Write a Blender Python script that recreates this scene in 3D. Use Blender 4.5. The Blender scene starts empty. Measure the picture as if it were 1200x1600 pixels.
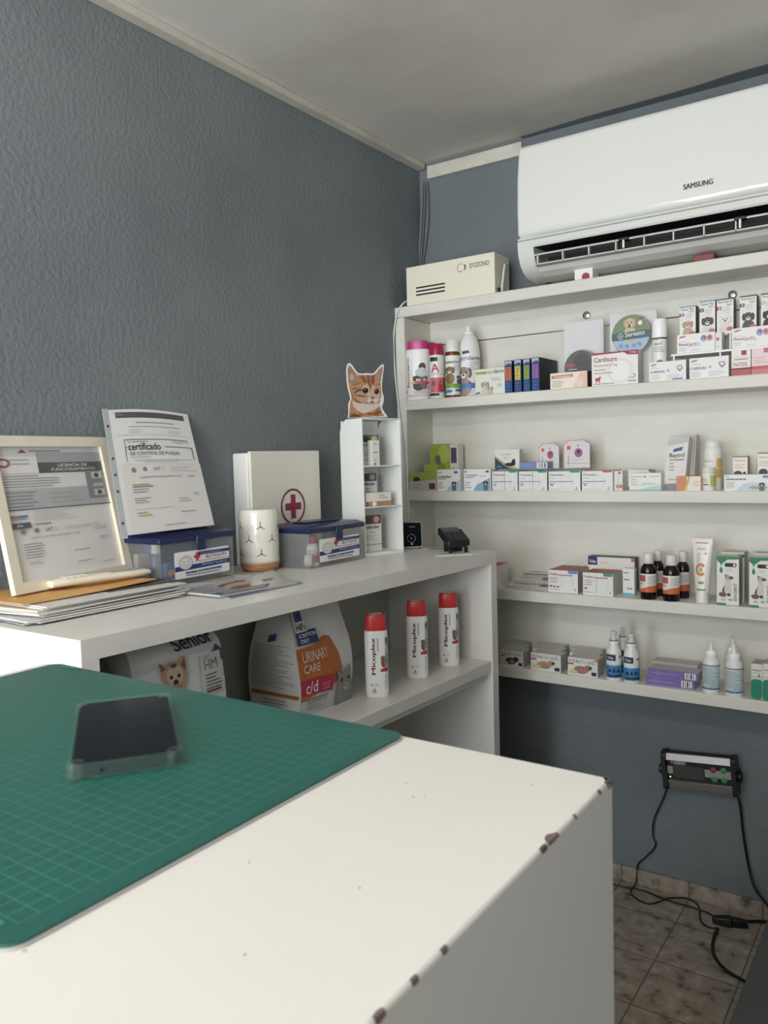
import bpy, bmesh, math, random
from mathutils import Vector, Matrix
random.seed(7)
SC = bpy.context.scene
COL = SC.collection

# ------------------------------------------------------------------ camera
F_PX = 1266.7
YAW, PITCH, ROLL = -0.60389, 0.0659, -0.027875
CAM = Vector((0, 0, 1.32))
def cam_axes():
    cy, sy = math.cos(YAW), math.sin(YAW)
    r = Vector((cy, -sy, 0)); fw = Vector((sy, cy, 0)); u = Vector((0, 0, 1))
    f2 = fw * math.cos(PITCH) - u * math.sin(PITCH)
    u2 = fw * math.sin(PITCH) + u * math.cos(PITCH)
    return r * math.cos(ROLL) + u2 * math.sin(ROLL), -r * math.sin(ROLL) + u2 * math.cos(ROLL), f2
RX, UX, FX = cam_axes()
cd = bpy.data.cameras.new('camera'); cam = bpy.data.objects.new('camera', cd); COL.objects.link(cam)
cam.matrix_world = Matrix(((RX.x, UX.x, -FX.x, CAM.x), (RX.y, UX.y, -FX.y, CAM.y), (RX.z, UX.z, -FX.z, CAM.z), (0, 0, 0, 1)))
cd.sensor_fit = 'VERTICAL'; cd.sensor_height = 24; cd.lens = F_PX / 1600 * 24
cd.clip_start = 0.02
cd.dof.use_dof = True; cd.dof.focus_distance = 2.1; cd.dof.aperture_fstop = 11
SC.camera = cam

# ------------------------------------------------------------------ light, world, exposure
def lin(h):
    h = h.lstrip('#'); o = []
    for i in (0, 2, 4):
        c = int(h[i:i+2], 16) / 255
        o.append(c / 12.92 if c <= .04045 else ((c + .055) / 1.055) ** 2.4)
    return (*o, 1)
w = bpy.data.worlds.new('world'); SC.world = w; w.use_nodes = True
w.node_tree.nodes['Background'].inputs[0].default_value = lin('#dfe8f2')
w.node_tree.nodes['Background'].inputs[1].default_value = 1.0
SC.view_settings.view_transform = 'Standard'; SC.view_settings.look = 'None'
SC.view_settings.exposure = 0.92; SC.view_settings.gamma = 1
SC.view_settings.use_curve_mapping = False
def area(name, loc, target, sx, sy, power, color):
    l = bpy.data.lights.new(name, 'AREA'); l.shape = 'RECTANGLE'; l.size = sx; l.size_y = sy
    l.energy = power; l.color = color[:3]
    o = bpy.data.objects.new(name, l); COL.objects.link(o); o.location = loc
    o.rotation_euler = (Vector(target) - Vector(loc)).to_track_quat('-Z', 'Y').to_euler()
    return o
# daylight through the shop front's glazed openings behind the camera
area('daylight_shop_window', (0.05, -1.72, 1.45), (0.05, 2, 2.05), 1.10, 1.25, 26, (1, .995, .975))
area('daylight_glass_door', (-1.0, -1.72, 1.10), (-1.0, 2, 1.10), .80, 2.0, 21, (.88, .94, 1))
# added fill light: invented fluorescent tube out of view above the desk (its glowing mesh is in the ceiling_fill_light builder)
FILL_TUBE_STRENGTH = 30

# ------------------------------------------------------------------ picture geometry -> places in the room
def q(p):
    v = Vector(p) - CAM
    return RX.dot(v), UX.dot(v), FX.dot(v)
def on(axis, val, px, py):
    d = RX * ((px - 600) / F_PX) - UX * ((py - 800) / F_PX) + FX
    return CAM + d * ((val - CAM[axis]) / d[axis])
def hit(px, py, p0, n):
    d = RX * ((px - 600) / F_PX) - UX * ((py - 800) / F_PX) + FX
    return CAM + d * ((Vector(p0) - CAM).dot(n) / d.dot(n))
def x_at(px, y, z):           # world x whose image column is px
    k = (px - 600) / F_PX
    a = RX.x - k * FX.x
    b = RX.y * y + RX.z * (z - CAM.z) - k * (FX.y * y + FX.z * (z - CAM.z))
    return -b / a
def z_at(py, x, y):           # world z whose image row is py
    k = (800 - py) / F_PX
    a = UX.z - k * FX.z
    b = UX.x * x + UX.y * y - k * (FX.x * x + FX.y * y)
    return CAM.z - b / a

# ------------------------------------------------------------------ materials
MATS = {}
def mat(key, color='#808080', rough=.55, metal=0, spec=.5, emit=None, es=1, trans=0, coat=0):
    if key in MATS: return MATS[key]
    m = bpy.data.materials.new(key); m.use_nodes = True
    b = m.node_tree.nodes['Principled BSDF']
    b.inputs['Base Color'].default_value = lin(color); b.inputs['Roughness'].default_value = rough
    b.inputs['Metallic'].default_value = metal; b.inputs['Specular IOR Level'].default_value = spec
    b.inputs['Transmission Weight'].default_value = trans; b.inputs['Coat Weight'].default_value = coat
    if emit:
        b.inputs['Emission Color'].default_value = lin(emit); b.inputs['Emission Strength'].default_value = es
    MATS[key] = m; return m
def ink(h, rough=.5):         # printed / plain colour
    r, g, b = (int(h[i:i+2], 16) for i in (1, 3, 5)); l = .3*r + .59*g + .11*b; k = .86
    h = '#%02x%02x%02x' % tuple(int(min(255, l + (c-l)*k)) for c in (r, g, b))
    return mat('colour ' + h + (' gloss' if rough < .4 else ''), h, rough)
def nodes(m): return m.node_tree.nodes, m.node_tree.links
def noisy(key, c1, c2, scale=6, rough=.6, bump=0, bscale=80, detail=4, lo=.35, hi=.65, stretch=(1, 1, 1), dist=.01, spec=.5):
    if key in MATS: return MATS[key]
    m = mat(key, c1, rough, spec=spec); N, L = nodes(m); b = N['Principled BSDF']
    tc = N.new('ShaderNodeTexCoord'); mp = N.new('ShaderNodeMapping'); mp.inputs['Scale'].default_value = stretch
    L.new(tc.outputs['Object'], mp.inputs[0])
    n = N.new('ShaderNodeTexNoise'); n.inputs['Scale'].default_value = scale; n.inputs['Detail'].default_value = detail
    L.new(mp.outputs[0], n.inputs['Vector'])
    r = N.new('ShaderNodeValToRGB'); r.color_ramp.elements[0].position = lo; r.color_ramp.elements[1].position = hi
    r.color_ramp.elements[0].color = lin(c1); r.color_ramp.elements[1].color = lin(c2)
    L.new(n.outputs['Fac'], r.inputs[0]); L.new(r.outputs[0], b.inputs['Base Color'])
    if bump:
        n2 = N.new('ShaderNodeTexNoise'); n2.inputs['Scale'].default_value = bscale; n2.inputs['Detail'].default_value = 3
        L.new(mp.outputs[0], n2.inputs['Vector'])
        bp = N.new('ShaderNodeBump'); bp.inputs['Strength'].default_value = bump; bp.inputs['Distance'].default_value = dist
        L.new(n2.outputs['Fac'], bp.inputs['Height']); L.new(bp.outputs[0], b.inputs['Normal'])
    return m

M_WALL = noisy('blue grey stucco paint', '#757c80', '#82898c', 2.5, .62, .38, 95, 5, .3, .7, dist=.007, spec=.35)
M_WALLB = noisy('blue grey wall paint', '#6b7377', '#798084', 3, .6, .25, 45, 5, .3, .7, dist=.008, spec=.35)
M_CEIL = noisy('stained white ceiling', '#c8c3b9', '#e6e3dc', 1.3, .8, .14, 14, 6, .3, .7, dist=.012, spec=.2)
M_TRIM = noisy('off white trim paint', '#c9c4b6', '#dad6ca', 12, .5, .05, 60)
M_SHELF = noisy('cream painted board', '#dad8cd', '#e4e2d9', 5, .5, .10, 30, 4, .3, .7, (1, 1, 4), .002)
M_COUNTER = noisy('white painted counter', '#dddad3', '#e8e6e0', 4, .32, .04, 40, 4, .3, .7, dist=.002)
M_DESK = noisy('white painted desk', '#d8d6d0', '#dfddd8', 3, .42, .03, 60, 4, .3, .7, dist=.002)
M_CHIP = noisy('chipped brown wood', '#5a4a48', '#7b6a66', 80, .8)
M_DARKB = mat('charcoal laminate', '#35383a', .5)
M_BLACK = mat('black plastic', '#101215', .4)
M_BLACKG = mat('glossy black glass', '#0a1118', .15, spec=.15)
M_CABLE = mat('black rubber cable', '#0c0c0e', .5)
M_ACW = mat('glossy white plastic', '#eef0ea', .13, coat=.4)
M_ACM = mat('matt white plastic', '#dfe1db', .4)
M_ACG = mat('grey plastic', '#a4a7a3', .45)
M_IVORY = mat('ivory plastic', '#efe9d6', .4)
M_WHITE = mat('white plastic', '#eeeeea', .3)
M_PAPER = mat('white paper', '#e9e7e6', .6)
M_CARD = mat('white card', '#f0efeb', .45)
M_SILVER = mat('brushed aluminium', '#a9a7a2', .38, .7)
M_METAL = mat('polished steel', '#c4c4c4', .2, 1)

def clear_plastic(key, tint='#cfd4d4', fac=.35, rough=.2):
    if key in MATS: return MATS[key]
    m = mat(key, tint, rough); N, L = nodes(m); b = N['Principled BSDF']
    t = N.new('ShaderNodeBsdfTransparent'); t.inputs[0].default_value = (1, 1, 1, 1)
    mx = N.new('ShaderNodeMixShader'); mx.inputs[0].default_value = fac
    L.new(t.outputs[0], mx.inputs[1]); L.new(b.outputs[0], mx.inputs[2])
    L.new(mx.outputs[0], N['Material Output'].inputs['Surface']); return m
M_TUB = clear_plastic('cloudy clear plastic', '#b4b8b8', .20, .2)
M_CLEAR = clear_plastic('clear plastic', '#e8ecec', .10, .06)
M_CASE = clear_plastic('clear phone case', '#6f8880', .13, .05)

# terrazzo tiles 20 cm
def tile_mat(key, ox, oy, wall=False):
    m = mat(key, '#a69f92', .45); N, L = nodes(m); b = N['Principled BSDF']
    tc = N.new('ShaderNodeTexCoord'); mp = N.new('ShaderNodeMapping')
    mp.inputs['Location'].default_value = (ox, oy, 0)
    L.new(tc.outputs['Object'], mp.inputs[0])
    if wall: mp.inputs['Rotation'].default_value = (math.pi/2, 0, 0)
    br = N.new('ShaderNodeTexBrick'); br.offset = 0; br.squash = 1
    br.inputs['Scale'].default_value = 1; br.inputs['Brick Width'].default_value = .2; br.inputs['Row Height'].default_value = .2
    br.inputs['Mortar Size'].default_value = .0022; br.inputs['Mortar Smooth'].default_value = .3
    L.new(mp.outputs[0], br.inputs['Vector'])
    n = N.new('ShaderNodeTexNoise'); n.inputs['Scale'].default_value = 26; n.inputs['Detail'].default_value = 5
    L.new(tc.outputs['Object'], n.inputs['Vector'])
    r = N.new('ShaderNodeValToRGB'); e = r.color_ramp.elements
    e[0].position = .32; e[0].color = lin('#5b4f3e'); e[1].position = .42; e[1].color = lin('#8f8475')
    x = e.new(.60); x.color = lin('#a0968a'); x = e.new(.7); x.color = lin('#b4ab9e')
    L.new(n.outputs['Fac'], r.inputs[0])
    mx = N.new('ShaderNodeMix'); mx.data_type = 'RGBA'
    L.new(br.outputs['Fac'], mx.inputs['Factor']); L.new(r.outputs[0], mx.inputs['A']); mx.inputs['B'].default_value = lin('#5e5347')
    L.new(mx.outputs['Result'], b.inputs['Base Color'])
    return m
M_TILE = tile_mat('speckled terrazzo floor tiles', .597, -.047)
M_TILEW = tile_mat('speckled terrazzo skirting', .597, .1)

# ------------------------------------------------------------------ mesh helpers
_txt = {}
def text_geo(s, bold=0.0):
    bold = 0 if 'M' in s else min(bold, .014) * .8
    k = (s, bold)
    if k not in _txt:
        c = bpy.data.curves.new('t', 'FONT'); c.body = s; c.size = 1; c.resolution_u = 3; c.offset = bold
        o = bpy.data.objects.new('t', c); COL.objects.link(o)
        bpy.context.view_layer.update()
        me = o.to_mesh()
        vs = [(v.co.x, v.co.y) for v in me.vertices]; fs = [tuple(p.vertices) for p in me.polygons]
        o.to_mesh_clear(); bpy.data.objects.remove(o); bpy.data.curves.remove(c)
        x0 = min(v[0] for v in vs); x1 = max(v[0] for v in vs); y0 = min(v[1] for v in vs); y1 = max(v[1] for v in vs)
        _txt[k] = ([((a - x0) / (x1 - x0), (b - y0) / (y1 - y0 + 1e-9)) for a, b in vs], fs)
    return _txt[k]

class MB:
    def __init__(s): s.v = []; s.f = []; s.m = []; s.mats = []
    def mi(s, m):
        if m not in s.mats: s.mats.append(m)
        return s.mats.index(m)
    def add(s, vs, fs, m, M=None):
        b = len(s.v); i = s.mi(m)
        for p in vs: s.v.append(tuple(M @ Vector(p)) if M is not None else tuple(p))
        for f in fs: s.f.append([b + k for k in f]); s.m.append(i)
        return s
    def box(s, x0, x1, y0, y1, z0, z1, m, M=None, top=None, side=None, front=None):
        vs = [(x0,y0,z0),(x1,y0,z0),(x1,y1,z0),(x0,y1,z0),(x0,y0,z1),(x1,y0,z1),(x1,y1,z1),(x0,y1,z1)]
        for fc, mm in (((0,3,2,1), m), ((4,5,6,7), top or m), ((0,1,5,4), front or m), ((1,2,6,5), side or m), ((2,3,7,6), m), ((3,0,4,7), side or m)):
            s.add([vs[k] for k in fc], [(0,1,2,3)], mm, M)
        return s
    def solid(s, x0, x1, y0, y1, z0, z1, m, M=None):     # welded box (bevels well)
        vs = [(x0,y0,z0),(x1,y0,z0),(x1,y1,z0),(x0,y1,z0),(x0,y0,z1),(x1,y0,z1),(x1,y1,z1),(x0,y1,z1)]
        return s.add(vs, [(0,3,2,1),(4,5,6,7),(0,1,5,4),(1,2,6,5),(2,3,7,6),(3,0,4,7)], m, M)
    def hexa(s, b, t, m):                                # bottom 4 pts, top 4 pts
        return s.add(list(b) + list(t), [(3,2,1,0),(4,5,6,7),(0,1,5,4),(1,2,6,5),(2,3,7,6),(3,0,4,7)], m)
    def lathe(s, prof, m, n=28, sy=1, c=(0,0,0), M=None, mz=None, ex=2):
        vs = []; fs = []
        for r, z in prof:
            for k in range(n):
                a = 2 * math.pi * k / n; ca, sa = math.cos(a), math.sin(a)
                if ex != 2:
                    ca = math.copysign(abs(ca) ** (2/ex), ca); sa = math.copysign(abs(sa) ** (2/ex), sa)
                vs.append((c[0] + r * ca, c[1] + r * sy * sa, c[2] + z))
        for i in range(len(prof) - 1):
            for k in range(n):
                fs.append((i*n+k, i*n+(k+1)%n, (i+1)*n+(k+1)%n, (i+1)*n+k))
        fs.append(tuple(range(n))[::-1]); fs.append(tuple((len(prof)-1)*n + k for k in range(n)))
        return s.add(vs, fs, m, M)
    def prism(s, poly, fn, d, m, ms=None):               # poly in 2D, fn(u,v,w)->xyz ; depth d along w
        n = len(poly)
        vs = [fn(u, v, 0) for u, v in poly] + [fn(u, v, d) for u, v in poly]
        s.add(vs, [tuple(range(n)), tuple(range(2*n-1, n-1, -1))], m)
        for k in range(n): s.add([vs[k], vs[(k+1)%n], vs[n+(k+1)%n], vs[n+k]], [(3,2,1,0)], ms or m)
        return s
    def tube(s, pts, r, m, n=8, smooth=6):
        P = [Vector(p) for p in pts]
        if smooth and len(P) > 2:
            Q = []
            for i in range(len(P) - 1):
                p0, p1, p2, p3 = P[max(i-1,0)], P[i], P[i+1], P[min(i+2,len(P)-1)]
                for k in range(smooth):
                    t = k / smooth
                    Q.append(.5*((2*p1)+(p2-p0)*t+(2*p0-5*p1+4*p2-p3)*t*t+(3*p1-p0-3*p2+p3)*t**3))
            Q.append(P[-1]); P = Q
        vs = []; fs = []; up = None
        for i, p in enumerate(P):
            t = (P[min(i+1, len(P)-1)] - P[max(i-1, 0)]).normalized()
            if up is None: up = t.orthogonal().normalized()
            up = (up - t * up.dot(t)).normalized(); b = t.cross(up)
            for k in range(n):
                a = 2*math.pi*k/n; vs.append(p + up*(r*math.cos(a)) + b*(r*math.sin(a)))
        for i in range(len(P)-1):
            for k in range(n): fs.append((i*n+k, i*n+(k+1)%n, (i+1)*n+(k+1)%n, (i+1)*n+k))
        fs.append(tuple(range(n))[::-1]); fs.append(tuple((len(P)-1)*n+k for k in range(n)))
        return s.add(vs, fs, m)
    def draw(s, items, fn, W, H, maxlen=None, lift=.00022, start=1):
        """items are print shapes in face fractions; fn(u,v,w) maps metres on the face to space"""
        lay = start
        for it in expand(items, W, H):
            k = it[0]; vs = []; fs = []
            if k == 'r':
                _, a, b, c, d, m = it; vs = [(a,b),(c,b),(c,d),(a,d)]; fs = [(0,1,2,3)]
            elif k == 'e':
                _, a, b, ra, rb, m = it[:6]; a0, a1 = (it[6:8] if len(it) > 6 else (0, 360)); n = 20
                vs = [(a + ra*math.cos(math.radians(a0+(a1-a0)*i/n)), b + rb*math.sin(math.radians(a0+(a1-a0)*i/n))) for i in range(n + (a1-a0 < 360))]
                fs = [tuple(range(len(vs)))]
            elif k == 'a':                                # ring: centre, radii, width fraction
                _, a, b, ra, rb, th, m = it[:7]; a0, a1 = (it[7:9] if len(it) > 7 else (0, 360)); n = 28
                for i in range(n + 1):
                    t = math.radians(a0+(a1-a0)*i/n)
                    vs += [(a+ra*math.cos(t), b+rb*math.sin(t)), (a+ra*(1-th)*math.cos(t), b+rb*(1-th)*math.sin(t))]
                fs = [(2*i, 2*i+2, 2*i+3, 2*i+1) for i in range(n)]
            elif k == 'p':
                _, vs, m = it; fs = [tuple(range(len(vs)))]
            elif k == 't':
                _, st, a, b, c, d, m = it[:7]; rot = it[7] if len(it) > 7 else 0; bold = it[8] if len(it) > 8 else .012
                tv, tf = text_geo(st, bold)
                if rot == 90: vs = [(c-(c-a)*v, b+(d-b)*u) for u, v in tv]
                elif rot: vs = [(a+(c-a)*u, b+(d-b)*v+rot*u) for u, v in tv]
                else: vs = [(a+(c-a)*u, b+(d-b)*v) for u, v in tv]
                fs = tf
            V = [(u*W, v*H) for u, v in vs]
            if maxlen:
                bm = bmesh.new(); bv = [bm.verts.new((u, v, 0)) for u, v in V]
                for f in fs:
                    try: bm.faces.new([bv[i] for i in f])
                    except ValueError: pass
                bmesh.ops.triangulate(bm, faces=bm.faces[:])
                for _ in range(7):
                    le = [e for e in bm.edges if e.calc_length() > maxlen]
                    if not le: break
                    bmesh.ops.subdivide_edges(bm, edges=le, cuts=1); bmesh.ops.triangulate(bm, faces=[f for f in bm.faces if len(f.verts) > 3])
                bm.verts.index_update(); V = [(v.co.x, v.co.y) for v in bm.verts]
                fs = [tuple(v.index for v in f.verts) for f in bm.faces]; bm.free()
            def orient(f):
                ar = sum(V[f[i]][0]*V[f[(i+1)%len(f)]][1] - V[f[(i+1)%len(f)]][0]*V[f[i]][1] for i in range(len(f)))
                return f if ar > 0 else tuple(reversed(f))
            s.add([fn(u, v, lay*lift) for u, v in V], [orient(f) for f in fs], m)
            lay += 1
        return s
    def build(s, name, parent=None, loc=None, bevel=0, seg=2, rotz=0, angle=38):
        me = bpy.data.meshes.new(name); me.from_pydata(s.v, [], s.f)
        for m in s.mats: me.materials.append(m)
        me.polygons.foreach_set('material_index', s.m)
        me.polygons.foreach_set('use_smooth', [True] * len(me.polygons))
        me.update(); me.set_sharp_from_angle(angle=math.radians(angle))
        o = bpy.data.objects.new(name, me); COL.objects.link(o)
        if parent: o.parent = parent
        if loc is not None: o.location = loc
        if rotz: o.rotation_euler.z = rotz
        if bevel:
            b = o.modifiers.new('bevel', 'BEVEL'); b.width = bevel; b.segments = seg; b.limit_method = 'ANGLE'; b.angle_limit = math.radians(40)
        return o

def dog(cx, cy, s, W, H, fur, ear, body=None, eye='#1c1614'):
    """small sitting animal print: cx,cy fraction of head centre, s head radius fraction of H"""
    ru = s*H/W; f = ink(fur); e = ink(ear); bd = ink(body or fur); k = ink(eye)
    return [('e', cx, cy-2.1*s, ru*1.25, s*1.5, bd), ('e', cx-.92*ru, cy+.02*s, ru*.36, s*.80, e), ('e', cx+.92*ru, cy+.02*s, ru*.36, s*.80, e),
            ('e', cx, cy, ru, s, f), ('e', cx, cy-.38*s, ru*.45, s*.42, ink('#e9e0d4') if fur != '#ece6dc' else ink('#d8cfc4')),
            ('e', cx-.4*ru, cy+.15*s, ru*.14, s*.15, k), ('e', cx+.4*ru, cy+.15*s, ru*.14, s*.15, k), ('e', cx, cy-.25*s, ru*.2, s*.15, k)]
def expand(items, W, H):
    out = []
    for it in items:
        if it[0] == 'l':          # block of small print lines: u0,v0,u1,v1,n,mat
            _, a, b, c, d, n, m = it
            h = (d - b) / max(n, 1)
            rnd = random.Random(int((a*97+b*131+c*17+n)*1000))
            for i in range(n):
                out.append(('r', a, d-(i+.7)*h, a+(c-a)*(.55+.45*rnd.random()), d-(i+.7)*h+h*.28, m))
        elif it[0] == 't' and 'M' in it[1] and len(it) > 8 and it[8] >= .02:      # heavy lettering
            w_ = (it[5]-it[3] if it[7] == 90 else it[4]-it[2])
            for k in (-1, 0, 1): out.append(it[:2] + (it[2]+k*.004*(1 if it[7] == 90 else w_*2), it[3]+k*.004, it[4]+k*.004*(1 if it[7] == 90 else w_*2), it[5]+k*.004) + it[6:])
        elif it[0] == 'dog': out += dog(it[1], it[2], it[3], W, H, *it[4:])
        elif it[0] == 'x':        # cross: centre, arm half length (fraction of H), half width
            _, a, b, L_, w_, m = it; k = H / W
            out += [('r', a-L_*k, b-w_, a+L_*k, b+w_, m), ('r', a-w_*k, b-L_, a+w_*k, b+L_, m)]
        else: out.append(it)
    return out
def flat(y0, x0=0, z0=0):         # face looking towards -Y
    return lambda u, v, w: (x0 + u, y0 - w, z0 + v)
def facex(x0, y0=0, z0=0):        # face looking towards +X, u runs along +Y
    return lambda u, v, w: (x0 + w, y0 + u, z0 + v)
def facey_left(y0, x0=0, z0=0): return flat(y0, x0, z0)
def ontop(z0, x0=0, y0=0): return lambda u, v, w: (x0 + u, y0 + v, z0 + w)
def wrap(r, span, z0=0, sy=1, ang0=-90, ex=2):     # printed label round a bottle; u in 0..W spans `span` degrees, centred on ang0
    def fn(u, v, w):
        W = math.radians(span) * r
        a = math.radians(ang0) + (u - W/2) / r
        if ex != 2:
            ca, sa = math.cos(a), math.sin(a)
            return ((r + w) * math.copysign(abs(ca) ** (2/ex), ca), (r*sy + w) * math.copysign(abs(sa) ** (2/ex), sa), z0 + v)
        return ((r + w) * math.cos(a), (r*sy + w) * math.sin(a), z0 + v)
    return fn

def tag(o, label=None, cat=None, group=None, kind=None):
    if label: o['label'] = label
    if cat: o['category'] = cat
    if group: o['group'] = group
    if kind: o['kind'] = kind
    return o
def thing(name, label, cat, loc, rotz=0, group=None):
    o = bpy.data.objects.new(name, None); COL.objects.link(o); o.empty_display_size = .02
    o.location = loc; o.rotation_euler.z = rotz
    return tag(o, label, cat, group)
def struct(name, mb, bevel=0):
    return tag(mb.build(name, bevel=bevel), kind='structure')
def copy_tree(o, parent=None):
    c = o.copy(); COL.objects.link(c)
    if parent: c.parent = parent
    for ch in list(o.children): copy_tree(ch, c)
    return c

# ------------------------------------------------------------------ room shell
XL, YB, ZC = -1.474, 2.404, 2.304
XR, YR = 1.75, -1.62
struct('floor', MB().solid(XL-.1, XR+.1, YR-.1, YB+.1, -.06, 0, M_TILE))
struct('ceiling', MB().solid(XL-.1, XR+.1, YR-.1, YB+.1, ZC, ZC+.06, M_CEIL))
struct('wall_left', MB().solid(XL-.1, XL, YR-.1, YB+.1, 0, ZC, M_WALL))
struct('wall_back', MB().solid(XL, XR+.1, YB, YB+.1, 0, ZC, M_WALLB))
struct('wall_right', MB().solid(XR, XR+.1, YR-.1, YB, 0, ZC, M_WALL))
wr = MB()                                    # street wall behind the camera: a glazed door and a shop window
wr.solid(XL, -1.42, YR-.1, YR, 0, ZC, M_WALL); wr.solid(-.58, -.5001, YR-.1, YR, 0, ZC, M_WALL)
wr.solid(-1.42, -.58, YR-.1, YR, 2.12, ZC, M_WALL); wr.solid(-.50, .60, YR-.1, YR, 0, .82, M_WALL)
wr.solid(-.50, .60, YR-.1, YR, 2.12, ZC, M_WALL); wr.solid(.6001, XR, YR-.1, YR, 0, ZC, M_WALL)
struct('wall_front', wr)
wf = MB()
for x0, x1, z0, z1 in ((-.50,-.47,.82,2.12),(.57,.60,.82,2.12),(-.47,.57,.82,.85),(-.47,.57,2.09,2.12)):
    wf.solid(x0, x1, YR-.06, YR-.02, z0, z1, M_SILVER)
struct('window_1', wf)
wf = MB()
for x0, x1, z0, z1 in ((-1.42,-1.37,0,2.12),(-.63,-.58,0,2.12),(-1.37,-.63,0,.12),(-1.37,-.63,2.06,2.12)):
    wf.solid(x0, x1, YR-.06, YR-.02, z0, z1, M_SILVER)
struct('door_1', wf)
struct('baseboard_back', MB().solid(XL+.013, XR, YB-.012, YB, 0, .047, M_TILEW), .002)
struct('trim_1', MB().solid(XL, XL+.030, YR, YB-.01, 2.284, ZC, M_TRIM), .002)
struct('trim_2', MB().solid(-1.437, -1.092, YB-.014, YB, 2.250, 2.292, M_TRIM), .003)
# blue paint that runs up onto the ceiling edge past the end of the trim
pb = MB(); poly = [(-1.09, YB), (XR, YB), (XR, YB-.13)]
for i in range(20):
    x = .9 - i * .105
    poly.append((x, YB - .015 - .10 * max(0, (x + 1.09) / 2) - .012 * random.random()))
pb.prism(poly, lambda u, v, w: (u, v, ZC - .0012 - w), .0006, M_WALLB)
struct('trim_3', pb)
# fluorescent fitting made up out of view to brighten the ceiling and desk top
tl = thing('ceiling_fill_light', 'long white fluorescent fitting added out of view over the desk as fill light', 'light', (-.78, -.20, ZC))
MB().solid(-.62, .62, -.035, .035, -.035, 0, M_ACM).build('housing', tl, bevel=.004)
tb_ = MB().tube([(-.59, 0, -.085), (.59, 0, -.085)], .014, mat('glowing fill tube', '#ffffff', .5, emit='#fffaf3', es=FILL_TUBE_STRENGTH), n=16, smooth=0).build('fill_tube', tl)
for s_ in (-1, 1): MB().solid(s_*.605-.012, s_*.605+.012, -.018, .018, -.10, -.0352, M_ACM).build('tube_holder', tl, bevel=.002)

# ------------------------------------------------------------------ shelving on the back wall
YS = 2.228
SHX = .75
Z1, Z2, Z3, Z4, ZT = 1.506, 1.212, .911, .6705, 1.807
su = thing('wall_shelving', 'large cream open shelving unit with four stocked shelves along the back wall', 'shelving', (XL, YB, Z4-.033))
def sub(o, base, parent):   # build in world coordinates, parent keeps base offset
    o.parent = parent; o.location = Vector(o.location) - Vector(base); return o
SB = (XL, YB, Z4-.033)
sub(MB().solid(XL, -1.438, YS, YB, Z4-.033, ZT-.0345, M_SHELF).build('side_panel', bevel=.003), SB, su)
sub(MB().solid(SHX, SHX+.034, YS, YB, Z4-.033, ZT-.0345, M_SHELF).build('side_panel', bevel=.003), SB, su)
sub(MB().solid(XL, SHX+.034, YS, YB, ZT-.034, ZT, M_SHELF).build('top_board', bevel=.003), SB, su)
for z in (Z1, Z2, Z3, Z4):
    sub(MB().solid(-1.438, SHX, YS, YB-.012, z-.033, z, M_SHELF).build('shelf', bevel=.003), SB, su)
bb = MB()
bb.solid(-1.438, SHX, YB-.012, YB-.001, Z4-.0335, 1.694, M_SHELF)
bb.solid(-1.438, SHX, YB-.0122, YB-.001, 1.6975, ZT-.034, M_SHELF)
sub(bb.build('back_board'), SB, su)
for px, py in ((917, 493), (1145, 461)):
    p = on(1, YB-.012, px, py)
    kb = MB(); kb.lathe([(.011, 0), (.012, .002), (.0115, .006), (.008, .008)], M_METAL, 20)
    kb.lathe([(.004, .008), (.003, .0095)], M_SILVER, 10)
    o = kb.build('mirror_clip', loc=p); o.rotation_euler = (math.pi/2, 0, 0); sub(o, SB, su)

# ------------------------------------------------------------------ wall counter (left)
ZK = 1.06
XN, XF, YN, YF = -1.062, -1.005, .728, 1.993       # front edge near / far
def cx(y, d=0): return XN + (XF-XN)*(y-YN)/(YF-YN) - d
KB = (XL, YN, 0)
ku = thing('wall_counter', 'long white open-fronted counter cabinet against the left wall', 'counter', KB)
def kslab(name, y0, y1, z0, z1, back=0, fr=0, m=M_COUNTER, bevel=.002):
    b = [(XL+back, y0), (cx(y0, fr), y0), (cx(y1, fr), y1), (XL+back, y1)]
    mb = MB().hexa([(x, y, z0) for x, y in b], [(x, y, z1) for x, y in b], m)
    return sub(mb.build(name, bevel=bevel), KB, ku)
kslab('worktop', YN, YF, ZK-.034, ZK, .002, bevel=0)
kslab('end_panel', YN, YN+.030, 0, ZK-.034, .002, bevel=0)
kslab('end_panel', YF-.030, YF, 0, ZK-.034, .002, bevel=0)
kslab('shelf', YN+.030, YF-.030, .758-.032, .758, .10, .004)
kslab('shelf_rail', YN+.030, YF-.030, .758-.048, .758-.032, .10, .014)
mb = MB().solid(-1.36, -1.345, YN+.030, YF-.030, .758, ZK-.034, mat('grey board', '#b9b6ac', .6)); sub(mb.build('back_board'), KB, ku)

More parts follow.
